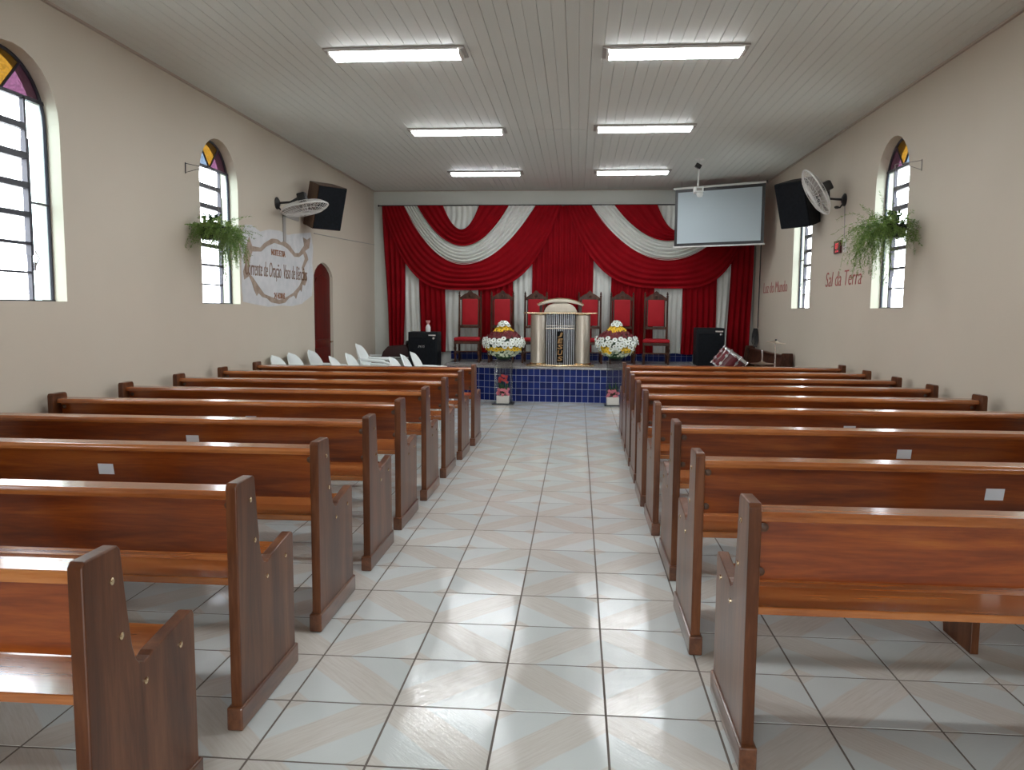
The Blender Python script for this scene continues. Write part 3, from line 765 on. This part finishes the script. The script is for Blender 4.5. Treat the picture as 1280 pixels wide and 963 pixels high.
def pot_plant(loc, label, tall, seed):
    q = random.Random(seed); r = thing('potted_flower', loc, label, 'potted plant', 'small potted flowers below the arrangements')
    MB().prism([(-.11, -.09), (.11, -.09), (.11, .09), (-.11, .09)], 0, .135, 'z').build('pot', m_potw, r, bev=.006)
    lf = MB()
    for k in range(26):
        a = q.random() * 6.28; l = q.uniform(.16, .30); d = Vector((cos(a) * .35, sin(a) * .3, 1)).normalized(); t = Vector((-sin(a), cos(a), 0)); b0 = Vector((q.uniform(-.06, .06), q.uniform(-.05, .05), .12))
        lf.add([b0, b0 + d * l * .5 + t * .02, b0 + d * l, b0 + d * l * .5 - t * .02], [(0, 1, 2, 3)])
    if tall:
        for k in range(5): lf.tube([(q.uniform(-.03, .03), 0, .12), (q.uniform(-.08, .08), q.uniform(-.04, .04), tall)], .005, 5)
    tag(lf.build('leaves', m_leafd, r), kind='stuff')
    for k in range(24):
        a = q.random() * 6.28; o = inst('pink_bloom', bl['pink'], r, (cos(a) * q.uniform(.02, .10), -.03 + sin(a) * .05, q.uniform(.14, .25)), sc_=.72); orient(o, (cos(a) * .5, -1 + sin(a) * .3, .6))
    if tall:
        for k in range(12):
            o = inst('coral_bloom', bl['coral'], r, (q.uniform(-.07, .09), q.uniform(-.06, 0), tall + q.uniform(-.09, .06)), sc_=.68); orient(o, (q.uniform(-.5, .5), -1, .4))
    return r
pedestal((-.09, 11.2, 0), .77, 'clear acrylic stand with dark base under the left flower arrangement', 0)
pedestal((1.885, 11.24, 0), .79, 'clear acrylic stand under the right flower arrangement', 0)
arrangement((-.09, 11.2, .77), 'dome of white, yellow and dark red flowers left of the lectern, in even rings', 3, False)
arrangement((1.885, 11.24, .79), 'dome of flowers right of the lectern with yellow clumps among white', 5, True)
pot_plant((-.09, 11.17, .02), 'white pot of pink flowers with tall red blooms, left stand', .44, 4)
pot_plant((1.84, 11.2, .02), 'white pot of pink flowers without tall blooms, right stand', 0, 9)

# ------------------------------------------------------------------ projection screen and projector
P0, P1 = Vector((3.0, 12.6, 0)), Vector((4.47, 11.8, 0)); dv = (P1 - P0); SL = dv.length; ang = math.atan2(dv.y, dv.x)
scn = thing('projection_screen', (P0.x, P0.y, 2.85), 'hanging projection screen with black border in front of the curtain', 'screen', rz=ang)
hh = 1.07
MB().box((0, -.002, .02), (SL, .002, hh)).build('black_border', m_blackp, scn)
MB().box((.055, -.005, .075), (SL - .055, -.0025, hh - .055)).build('white_sheet', m_screen, scn)
MB().box((-.03, -.035, hh), (SL + .03, .035, hh + .035)).build('roller_case', m_whitem, scn, bev=.01, smooth=True)
MB().tube([(-.02, 0, .01), (SL + .02, 0, .01)], .015, 8).build('bottom_bar', m_whitem, scn, smooth=True)
for x in (-.03, SL + .03):
    MB().box((x - .008, -.04, hh - .005), (x + .008, .04, hh + .04)).build('end_cap', m_blackp, scn)
for x in (.12, SL - .12): MB().tube([(x, 0, hh + .035), (x, 0, H - 2.85)], .004, 5).build('hanging_wire', m_grey, scn)
pj = thing('projector', (3.1, 10.33, H), 'small white projector hanging from the ceiling on a thin pole', 'projector')
MB().lathe([(.07, -.012), (.07, 0)], 16).build('ceiling_plate', m_whitem, pj)
MB().tube([(0, 0, -.01), (-.012, 0, -.44)], .013, 8).build('pole', m_whitem, pj, smooth=True)
MB().box((-.075, -.11, -.53), (.06, .11, -.44)).build('projector_body', m_white, pj, bev=.01)
MB().lathe([(.05, 0), (.055, -.02), (.04, -.06), (.01, -.07)], 14, c=(.015, -.02, -.53)).build('lens_dome', m_white, pj, smooth=True)
MB().box((-.05, -.112, -.505), (.035, -.108, -.465)).build('vent', m_grey, pj)
MB().box((-.01, -.05, -.14), (.085, .03, -.07), Matrix.Rotation(R(30), 4, 'Y')).build('adapter', m_blackp, pj, bev=.01)

# ------------------------------------------------------------------ wall loudspeakers
def wall_speaker(face_c, nx, label, sidem):
    # front plane tilted down 17 deg and turned towards the aisle
    f = Vector((nx * .80, -.60, 0)).normalized(); pt = R(17)
    front_ = Vector((f.x * cos(pt), f.y * cos(pt), -sin(pt))); up = Vector((f.x * sin(pt), f.y * sin(pt), cos(pt))); side = up.cross(-front_).normalized()
    r = thing('wall_speaker', face_c, label, 'loudspeaker', 'black loudspeakers up on the side walls')
    Mx = frame((0, 0, 0), side, -front_, up)
    w_, h_, d_ = .255, .33, .33
    MB().prism([(-w_, 0), (w_, 0), (w_ * .8, d_), (-w_ * .8, d_)], -h_, h_, 'z', Mx).build('cabinet', sidem, r, bev=.008)
    MB().box((-w_ + .008, -.016, -h_ + .01), (w_ - .008, .004, h_ - .01), Mx).build('grille', m_mesh, r, bev=.006)
    # bracket to the wall
    back = -front_ * (d_ * .9); wx = (XL if nx > 0 else XR) - face_c[0]
    MB().tube([back, Vector((wx, back.y + .02, back.z))], .018, 8).build('bracket', m_iron, r)
    MB().box((min(wx, wx + nx * .015), back.y - .05, back.z - .09), (max(wx, wx + nx * .015), back.y + .09, back.z + .09)).build('wall_plate', m_iron, r)
    return r
wall_speaker((-2.56, 9.2, 3.18), 1, 'black loudspeaker with brown side on the left wall behind the fan', m_brownside)
wall_speaker((4.27, 9.2, 3.2), -1, 'black loudspeaker on the right wall above the narrow window', m_black)

# ------------------------------------------------------------------ wall fans
def wall_fan(label, nx, plate, centre, axis):
    C_ = Vector(centre); a = Vector(axis).normalized()
    r = thing('wall_fan', plate, label, 'fan', 'fans on the side walls')
    off = C_ - Vector(plate)
    xa = a.cross(Vector((0, 1, .2))).normalized(); ya = a.cross(xa)
    Mx = frame(off, xa, ya, a)
    Rr = .33
    def prof(t): return Rr * sin(t * pi / 2) if t < 1 else Rr
    fc, bc = MB(), MB()
    for k in range(36):
        an = 2 * pi * k / 36; c_, s_ = cos(an), sin(an); sw = .25
        fc.tube([(rr * cos(an + (rr / Rr) * sw), rr * sin(an + (rr / Rr) * sw), z) for rr, z in ((.06, .075), (.16, .07), (.26, .05), (.315, .02), (.33, 0))], .0028, 4, M=Mx)
        bc.tube([(rr * c_, rr * s_, z) for rr, z in ((.07, -.085), (.17, -.08), (.27, -.055), (.318, -.02), (.33, 0))], .0028, 4, M=Mx)
    for rr, z, th_ in ((.33, 0, .007), (.26, .05, .003), (.16, .07, .003)):
        fc.tube([(rr * cos(2 * pi * k / 32), rr * sin(2 * pi * k / 32), z) for k in range(32)], th_, 6, True, Mx)
        bc.tube([(rr * cos(2 * pi * k / 32), rr * sin(2 * pi * k / 32), -z - .01) for k in range(32)], th_ * .6, 6, True, Mx)
    fc.lathe([(.062, .07), (.062, .078), (.03, .084)], 18, Mx)
    fc.build('front_grille', m_whitem, r, smooth=True); bc.build('rear_grille', m_whitem, r, smooth=True)
    MB().lathe([(.045, -.04), (.05, .02), (.03, .05), (.005, .055)], 16, Mx).build('hub', m_grey, r, smooth=True)
    for k in range(3):
        an = 2 * pi * k / 3 + .4
        def bf(u, v, an=an):
            rr = .04 + .25 * v; wd = (.035 + .10 * sin(pi * min(1, v * .85 + .1))) * (u - .5) * 2
            ax = an + wd / max(rr, .09) * .8
            return (rr * cos(ax), rr * sin(ax), .03 * (u - .5) * 2)
        MB().grid(bf, 6, 8, Mx).build('blade', m_grey, r, smooth=True, solid=.003)
    MB().prism([(-.06, -.055), (.06, -.055), (.06, .055), (-.06, .055)], -.22, -.085, 'z', Mx).build('motor_housing', m_blackp, r, bev=.018, smooth=True)
    # arm and plate
    jo = Vector((nx * .20, 0, 0.015)); mo = Mx @ Vector((0, 0, -.17))
    MB().tube([(0, 0, 0), jo, jo.lerp(mo, .6), mo], [.016, .016, .02, .024], 10).build('arm', m_blackp, r, smooth=True)
    MB().lathe([(.085, 0), (.085, .012), (.06, .028), (.03, .045)], 20, frame((0, 0, 0), (0, 1, 0), (0, 0, 1), (nx, 0, 0))).build('wall_plate', m_blackp, r, smooth=True)
    MB().tube([(nx * .03, 0, -.06), (nx * .06, 0, -.10), (nx * .13, 0, -.095)], .012, 6).box((nx * .10 - .02, -.015, -.115), (nx * .10 + .02, .015, -.08)).build('switch', m_blackp, r)
    return r
wall_fan('wall fan on the left wall tilted to face the floor', 1, (XL, 8.2, 3.13), (-2.61, 8.22, 3.06), (.22, -.03, -.97))
wall_fan('wall fan on the right wall turned steeply towards the aisle', -1, (XR, 8.22, 3.145), (4.31, 8.2, 3.24), (-.86, .06, -.5))
MB_ = MB().box((XL, 8.40, 2.62), (XL + .012, 8.50, 3.0)).box((XL, 8.40, 2.97), (XL + .012, 9.05, 3.03)).build('cable_raceway', m_grey)
tag(MB_, 'grey cable duct on the left wall under the fan', 'cable duct')
tag(MB().tube([(XL + .006, 9.75, 2.86), (XL + .006, 11.4, 2.91), (XL + .006, 13.5, 2.98)], .007, 6).build('wall_cable', m_grey), 'thin cable along the left wall from the loudspeaker to the corner', 'cable')
tag(MB().tube([(XR - .005, 8.2, 3.06), (XR - .005, 8.17, 2.8), (XR - .005, 8.16, 2.64)], .006, 6).build('wall_cable', m_grey), 'thin cable down the right wall from the fan to the socket', 'cable')
tag(MB().tube([(XR - .02, 12.9, 3.7), (XR - .015, 12.95, 2.2), (XR - .02, 12.95, 1.35)], .01, 6).build('wall_cable', m_blackp), 'dark cable hanging at the right edge of the curtain', 'cable')
hk = MB()
for k in range(5):
    x = -.03 + .014 * k
    hk.tube([(x, .02 * sin(k), .36), (x - .025, .01, .25), (x - .03 + .01 * k, 0, .1), (x + .005, 0, 0), (x + .03, .01, .12), (x + .02, .02, .3), (x, .02 * sin(k), .36)], .009, 5)
tag(hk.build('hanging_strap', m_blackp, loc=(XR - .08, 12.85, .98), smooth=True), 'bundle of black cable hanging by the right edge of the curtain', 'cable')

# ------------------------------------------------------------------ hanging ferns
def fern(px, py, pz, wallx, mount, label, seed, rx, droop, hmul=1.):
    q = random.Random(seed); nx = 1 if wallx < 0 else -1
    r = thing('hanging_fern', (px, py, pz), label, 'hanging plant', 'hanging ferns beside the windows')
    MB().prism([(-.11, 0), (.11, 0), (.135, .14), (-.135, .14)], -.07, .07, 'y').build('planter', m_pot, r, bev=.008)
    fo = MB()
    def frond(b0, d0, L_, g, w_):
        p_ = Vector(b0); d = Vector(d0).normalized(); n_ = 12; seg = L_ / n_
        for k in range(n_):
            d = (d + Vector((q.uniform(-.12, .12), q.uniform(-.12, .12), -g))).normalized(); p2 = p_ + d * seg
            t = d.cross(Vector((q.uniform(-1, 1), q.uniform(-1, 1), q.uniform(-1, 1)))).normalized()
            fo.add([p_ - t * .0015, p2 - t * .0015, p2 + t * .0015, p_ + t * .0015], [(0, 1, 2, 3)])
            if k > 1:
                for s_ in (-1, 1):
                    for _ in range(2):
                        t2 = (t * s_ + d * q.uniform(.1, .9) + Vector((q.uniform(-.5, .5), q.uniform(-.5, .5), q.uniform(-.4, .3)))).normalized(); l_ = w_ * q.uniform(.5, 1.2)
                        n2 = t2.cross(d).normalized() * .0038; o_ = p_.lerp(p2, q.random())
                        fo.add([o_, o_ + t2 * l_ * .5 + n2, o_ + t2 * l_, o_ + t2 * l_ * .5 - n2], [(0, 1, 2, 3)])
            p_ = p2
    for k in range(130):
        a = q.uniform(0, 2 * pi); b0 = (q.uniform(-.12, .12), q.uniform(-.06, .06), .12)
        frond(b0, (cos(a), sin(a) * 1.1, q.uniform(-.5, .9)), q.uniform(.22, .40), q.uniform(.02, .14), .034)
    for k in range(110):   # trailing fall on one side
        b0 = (rx * q.uniform(.05, .24), q.uniform(-.14, .06), q.uniform(.0, .14))
        frond(b0, (rx * q.uniform(-.2, 1.2), q.uniform(-1., .5), q.uniform(-.9, .6)), q.uniform(.25, .32 + droop), q.uniform(.08, .30), .036)
    tag(fo.build('fern_fronds', m_leaf, r), kind='stuff')
    dk = MB()
    for k in range(60):
        c = Vector((q.gauss(-.02, .05), q.gauss(0, .04), q.uniform(.14, .27) * hmul)); t = Vector((q.uniform(-1, 1), q.uniform(-1, 1), q.uniform(-.3, 1))).normalized(); u_ = t.cross(Vector((0, 1, .3))).normalized() * .016
        dk.add([c - t * .02, c + u_, c + t * .03, c - u_], [(0, 1, 2, 3)])
    tag(dk.build('broad_leaves', m_leafd, r), kind='stuff')
    # bracket on the wall and hanging wires
    bx = thing('plant_bracket', (wallx, mount[0], mount[1]), label.replace('fern hanging', 'thin wire bracket'), 'bracket')
    tip = Vector((px - wallx, py - mount[0], .02))
    MB().tube([(nx * .006, 0, .055), (nx * .006, 0, -.06)], .005, 6).build('wall_bar', m_grey if wallx > 0 else m_iron, bx)
    MB().tube([(nx * .006, 0, .045), tip], .0035, 6).build('arm', m_grey if wallx > 0 else m_iron, bx)
    MB().tube([(nx * .006, 0, -.05), tip * .55 + Vector((0, 0, -.005))], .003, 6).build('brace', m_grey if wallx > 0 else m_iron, bx)
    for s_ in (-1, 1): MB().tube([(s_ * .1, 0, .14), (0, 0, mount[1] + .02 - pz)], .0018, 4).build('hanging_wire', m_grey, r)
    return r, bx
r_, b_ = fern(-2.80, 5.8, 2.42, XL, (5.60, 3.165), 'fern hanging in a black planter before the left wall window', 11, 1, .12)
b_['label'] = 'thin dark wire bracket on the left wall beside the second window'
r_, b_ = fern(4.46, 5.95, 2.45, XR, (5.86, 3.18), 'fern hanging in a dark planter before the right wall window', 23, -1, .26)
b_['label'] = 'thin wire bracket on the right wall beside the window'

# ------------------------------------------------------------------ wall mural and lettering
ring = [(7.02, 2.3), (7.08, 2.23), (7.01, 2.13), (7.04, 2.03), (7.19, 2.08), (7.28, 1.99), (7.34, 1.9), (7.42, 1.83), (7.48, 1.87), (7.6, 1.82), (7.77, 1.8), (7.91, 1.75), (8.2, 1.73), (8.43, 1.75), (8.59, 1.82), (8.8, 1.86), (8.88, 1.81), (8.95, 1.89), (9.06, 1.95), (9.12, 1.92), (9.17, 2.03), (9.28, 2.02), (9.38, 2.11), (9.29, 2.2), (9.25, 2.29), (9.45, 2.43), (9.4, 2.5), (9.31, 2.55), (9.5, 2.61), (9.57, 2.78), (9.41, 2.73), (9.23, 2.75), (9.27, 2.63), (9.04, 2.5), (8.87, 2.49), (8.67, 2.58), (8.59, 2.6), (8.44, 2.63), (8.32, 2.6), (8.21, 2.63), (8.06, 2.63), (7.96, 2.62), (7.71, 2.54), (7.57, 2.47), (7.31, 2.47), (7.22, 2.59)]
outer = [(6.97, 2.57), (7.1, 2.72), (7.3, 2.74), (7.58, 2.68), (7.9, 2.74), (8.29, 2.76), (8.6, 2.73), (8.93, 2.78), (9.28, 2.82), (9.6, 2.86), (9.69, 2.62), (9.64, 2.38), (9.68, 2.19), (9.6, 1.87), (9.3, 1.79), (9.13, 1.74), (8.7, 1.7), (8.31, 1.71), (7.8, 1.69), (7.36, 1.72), (6.99, 1.75), (6.96, 1.95), (6.98, 2.32)]
inner = [(7.24, 2.31), (7.2, 2.21), (7.17, 2.13), (7.32, 2.06), (7.47, 1.97), (7.67, 1.86), (7.95, 1.82), (8.2, 1.79), (8.43, 1.82), (8.76, 1.9), (9.02, 2.01), (9.2, 2.15), (9.14, 2.29), (9.28, 2.43), (9.22, 2.50), (9.04, 2.44), (8.83, 2.43), (8.55, 2.53), (8.36, 2.56), (8.06, 2.57), (7.78, 2.50), (7.6, 2.42), (7.31, 2.40)]
def earclip(name, poly, x0, x1, m, parent=None):
    # polygons with concave outlines: triangulated caps
    me = bpy.data.meshes.new(name); bm = bmesh.new()
    lo = [bm.verts.new(Vector((x0, y, z)) * S) for y, z in poly]; f = bm.faces.new(lo)
    r_ = bmesh.ops.extrude_face_region(bm, geom=[f]); vs = [g for g in r_['geom'] if isinstance(g, bmesh.types.BMVert)]
    bmesh.ops.translate(bm, vec=Vector((x1 - x0, 0, 0)) * S, verts=vs)
    bmesh.ops.triangulate(bm, faces=bm.faces[:]); bmesh.ops.recalc_face_normals(bm, faces=bm.faces[:]); bm.to_mesh(me); bm.free()
    me.materials.append(m); o = bpy.data.objects.new(name, me); COL.objects.link(o)
    if parent: o.parent = parent
    return o
mu = thing('wall_mural', (0, 0, 0), 'pale scroll shaped wall mural with brown edge and prayer lettering beside the left window', 'wall mural')
earclip('backing', outer, XL, XL + .003, m_decal, mu)
earclip('brown_border', ring, XL + .003, XL + .005, m_decalb, mu)
earclip('scroll_field', inner, XL + .005, XL + .007, m_decal, mu)
FL = lambda y, z: frame((XL + .007, y, z), (0, 1, 0), (0, 0, 1), (1, 0, 0))
text('letter', 'NOITE E DIA', m_inko, FL(8.2, 2.44), .52, .085, mu, off=.02)
text('letter', 'Corrente de Oração  Vaso de Bênçãos', m_ink, FL(8.22, 2.17), 2.3, .25, mu, .25)
text('letter', '24 HORAS', m_inko, FL(8.21, 1.845), .40, .085, mu, off=.02)
FR = lambda y, z: frame((XR, y, z), (0, -1, 0), (0, 0, 1), (-1, 0, 0))
t1 = thing('wall_lettering', (0, 0, 0), 'red lettering Sal da Terra on the right wall, below the display', 'lettering'); text('letter', 'Sal da Terra', m_inkr, FR(8.17, 2.12), 1.42, .2, t1, .2)
t2 = thing('wall_lettering', (0, 0, 0), 'red lettering on the right wall beside the curtain', 'lettering'); text('letter', 'Luz do Mundo', m_inkr, FR(11.8, 2.10), 1.7, .19, t2, .1)
ck = thing('led_display', (XR, 8.37, 2.54), 'small dark display with red digits on the right wall', 'display')
MB().box((-.03, -.13, -.085), (0, .13, .085)).build('case', m_ledbox, ck, bev=.005)
d_ = text('digit', '07', m_led, frame((-.03, 0, .015), (0, -1, 0), (0, 0, 1), (-1, 0, 0)), .12, .075, ck, 0, .003)
d_ = text('digit', '12 34', m_led, frame((-.03, 0, -.055), (0, -1, 0), (0, 0, 1), (-1, 0, 0)), .12, .022, ck, 0, .003)
so = thing('wall_socket', (XR, 8.12, 2.54), 'white wall switch beside the red display', 'switch')
MB().box((-.012, -.05, -.08), (0, .05, .08)).build('face_plate', m_whitem, so, bev=.004)
for z in (-.04, .0, .04): MB().box((-.018, -.03, z - .014), (-.011, .03, z + .014)).build('rocker', m_grey, so)

# ------------------------------------------------------------------ floor loudspeakers, keyboard, drums
def floor_speaker(x0, x1, y, h, label, logo):
    c = (x0 + x1) / 2; w_ = (x1 - x0) / 2
    r = thing('floor_speaker', (c, y, 0), label, 'loudspeaker', 'tall black loudspeakers at the sides of the platform')
    MB().box((-w_, 0, .03), (w_, .45, h)).build('cabinet', m_black, r, bev=.012)
    MB().box((-w_ + .025, -.012, .08), (w_ - .025, .004, h - .11)).build('grille', m_mesh, r, bev=.004)
    MB().box((w_ - .17, -.010, h - .075), (w_ - .03, .004, h - .05)).build('badge', m_chrome, r)
    MB().lathe([(.022, 0), (.022, .012), (.01, .02)], 12, frame((w_ - .07, 0, h - .12), (1, 0, 0), (0, 0, 1), (0, -1, 0))).build('knob', m_chrome, r)
    if logo:
        g_ = text('logo_letter', 'MTS', m_chrome, frame((-.02, -.012, h - .28), (1, 0, 0), (0, 0, 1), (0, -1, 0)), .13, .045, r, .2, .003)
    for sx in (-1, 1):
        for sy in (.05, .4): MB().lathe([(.02, 0), (.024, .03)], 10, c=(sx * (w_ - .05), sy, 0)).build('foot', m_blackp, r)
    return r
floor_speaker(-2.07, -1.50, 12.45, 1.225, 'tall black loudspeaker at the left end of the platform with a bottle on it', True)
floor_speaker(3.47, 3.99, 12.6, 1.345, 'tall black loudspeaker on the right, in front of a white drape', False)
bt = thing('spray_bottle', (-1.71, 12.62, 1.225), 'small clear bottle with pink cap on the left loudspeaker', 'bottle')
MB().lathe([(.045, 0), (.05, .02), (.05, .09), (.03, .13), (.018, .145)], 14).build('bottle_body', m_bottle, bt, smooth=True)
MB().lathe([(.022, .145), (.024, .17), (.04, .19), (.045, .22)], 12).build('cap', m_pinkcap, bt, smooth=True)
kb = thing('keyboard_stand', (-2.36, 12.8, 0), 'covered keyboard on a black crossed stand left of the loudspeaker', 'keyboard', rz=0)
MB().prism([(-.30, .72), (.30, .72), (.30, .80), (.20, .96), (-.17, .93), (-.27, .82)], -.14, .16, 'y').build('cover', m_marooncl, kb, bev=.02, smooth=True)
MB().box((-.31, -.15, .69), (.31, .17, .725)).build('keyboard_body', m_blackp, kb, bev=.006)
MB().box((-.27, -.155, .705), (.27, -.149, .72)).build('keys', m_white, kb)
for s_ in (-1, 1):
    for y in (-.1, .12): MB().tube([(s_ * .28, y, .01), (-s_ * .26, y, .69)], .013, 8).build('cross_leg', m_blackp, kb)
for x in (-.28, .28): MB().tube([(x, -.15, .013), (x, .17, .013)], .014, 8).build('foot_bar', m_blackp, kb)
MB().lathe([(.03, 0), (.045, .03), (.03, .07), (.015, .08)], 12, c=(.2, 0, .96)).build('knob_cap', m_blackp, kb)

def tripod(r, x, y, h, m=m_chrome):
    for k in range(3):
        a = 2 * pi * k / 3 + .4; MB().tube([(x, y, .22), (x + .2 * cos(a), y + .2 * sin(a), .01)], .009, 6).build('leg', m, r)
    return MB().tube([(x, y, .1), (x, y, h)], .011, 8).build('pole', m, r, smooth=True)
dm = thing('tom_drum', (3.56, 9.75, 0), 'maroon drum with chrome lugs tilted on a stand behind the right pews', 'drum')
Mx = Matrix.Translation((0, 0, .88)) @ Matrix.Rotation(R(36), 4, 'Y') @ Matrix.Rotation(R(8), 4, 'X')
MB().lathe([(.215, -.14), (.215, .14)], 32, Mx).build('shell', m_maroon, dm, smooth=True)
for z in (-.145, .145):
    MB().lathe([(.222, z - .016), (.232, z - .012), (.232, z + .012), (.222, z + .016)], 32, Mx).build('hoop', m_chrome, dm, smooth=True)
for z in (-.155, .155): MB().lathe([(.212, z - .002), (.212, z + .002)], 32, Mx).build('drum_head', m_skin, dm, smooth=True)
for k in range(8):
    a = 2 * pi * k / 8 + .2; c_, s_ = cos(a), sin(a)
    lg = MB().tube([(.235 * c_, .235 * s_, -.15), (.235 * c_, .235 * s_, .15)], .004, 6, M=Mx)
    for z in (-.07, .07): lg.box((-.014, -.02, -.02), (.022, .02, .02), Mx @ Matrix.Translation((.225 * c_, .225 * s_, z)) @ Matrix.Rotation(a, 4, 'Z'))
    for z in (-.15, .15): lg.lathe([(.011, -.02), (.011, .02)], 8, Mx @ Matrix.Translation((.235 * c_, .235 * s_, z)))
    lg.build('lug', m_chrome, dm)
tripod(dm, 0.02, 0.02, .74)
cy = thing('crash_cymbal', (4.24, 9.72, 0), 'thin bronze cymbal on a tall chrome stand by the right wall', 'cymbal')
tripod(cy, 0, 0, 1.24)
Mc = Matrix.Translation((0, 0, 1.20)) @ Matrix.Rotation(R(6), 4, 'Y') @ Matrix.Rotation(R(3), 4, 'X')
MB().lathe([(.15, -.006), (.15, -.004), (.05, .006), (.03, .02), (.005, .024), (.004, .022)], 32, Mc).build('cymbal_plate', m_cymb, cy, smooth=True)
MB().lathe([(.014, .02), (.014, .045), (.006, .05)], 10, Mc).build('felt_and_nut', m_blackp, cy)
hh_ = thing('hi_hat', (4.02, 9.6, 0), 'pair of flat cymbals on a stand beside the maroon drum', 'cymbal')
tripod(hh_, -.0, 0, 1.08)
Mh = Matrix.Translation((0, 0, .88))
MB().lathe([(.175, 0), (.06, .012), (.035, .026), (.006, .03)], 32, Mh).build('upper_cymbal', m_cymb, hh_, smooth=True)
MB().lathe([(.175, -.006), (.06, -.018), (.035, -.032), (.006, -.036)], 32, Mh).build('lower_cymbal', m_cymb, hh_, smooth=True)
MB().lathe([(.014, .03), (.018, .05), (.01, .06)], 10, Mh).build('clutch', m_chrome, hh_)
wb = thing('framed_board', (-2.80, 12.95, 0), 'white framed grey board leaning in the left corner', 'board')
Mb = Matrix.Rotation(R(-8), 4, 'X')
MB().box((-.17, 0, .02), (.17, .015, .72), Mb).build('grey_sheet', m_grey, wb)
for a_, b_ in (((-.2, -.01, 0), (-.165, .02, .75)), ((.165, -.01, 0), (.2, .02, .75)), ((-.165, -.01, 0), (.165, .02, .035)), ((-.165, -.01, .715), (.165, .02, .75))):
    MB().box(a_, b_, Mb).build('frame_bar', m_white, wb, bev=.003)

# ------------------------------------------------------------------ white plastic chairs (front = +x)
def make_plastic():
    r = thing('plastic_chair', (0, 0, 0), '', 'chair')
    def back(u, v):
        # v 0 bottom .. 1 top; rounded top
        hw = .25 * (max(0., 1 - max(0, (v - .45) / .55) ** 2.6)) ** .5 + .0
        yy = (u * 2 - 1) * max(hw, .004)
        return (-.12 - .21 * v + .05 * (abs(u * 2 - 1) ** 2) * (hw / .25), yy, .50 + .53 * v)
    MB().grid(back, 12, 16).build('backrest', m_white, r, smooth=True, solid=.012)
    def seat(u, v):
        x = -.2 + .47 * u; hw = .2 + .04 * u; y = (v * 2 - 1) * hw
        return (x, y, .50 - .02 * sin(pi * v) + (-.02 if u > .93 else 0))
    MB().grid(seat, 10, 10).build('seat', m_white, r, smooth=True, solid=.014)
    for s_ in (-1, 1):
        pts = [(-.235, s_ * .22, .80), (-.05, s_ * .265, .79), (.16, s_ * .27, .775), (.25, s_ * .265, .74)]
        MB().tube(pts, [.018, .024, .024, .018], 8).build('armrest', m_white, r, smooth=True)
        MB().tube([(.25, s_ * .262, .745), (.255, s_ * .25, .5), (.28, s_ * .27, .0)], [.02, .022, .018], 8).build('leg', m_white, r, smooth=True)
        MB().tube([(-.24, s_ * .2, .80), (-.2, s_ * .2, .5), (-.29, s_ * .25, 0)], [.018, .022, .018], 8).build('leg', m_white, r, smooth=True)
    return r
pc = make_plastic(); first = True
for (bx, by, ex) in [(-2.62, 7.78, 0), (-2.62, 8.4, 0), (-2.60, 9.2, 0), (-1.80, 7.75, 0), (-1.80, 8.5, 0), (-1.86, 9.3, 1), (-.98, 7.75, 0), (-.97, 8.4, 0), (-.97, 9.05, 0)]:
    o = pc if first else copy_tree(pc); first = False
    rowi = {0: 'nearest the camera', 1: 'in the middle', 2: 'farthest back'}[0 if by < 8 else 1 if by < 8.8 else 2]
    coli = 'against the left wall' if bx < -2.3 else 'in the middle file' if bx < -1.5 else 'in the file nearest the platform'
    place(o, (bx, by, 0), R(rnd.uniform(-4, 4)), 'white plastic armchair %s, %s of its three' % (coli, rowi), 'white plastic chairs behind the left pews')
    if ex:
        o2 = copy_tree(pc); place(o2, (bx - .02, by + .01, .10), 0, 'white plastic armchair stacked on another, back standing highest', 'white plastic chairs behind the left pews')
bpy.context.view_layer.update()
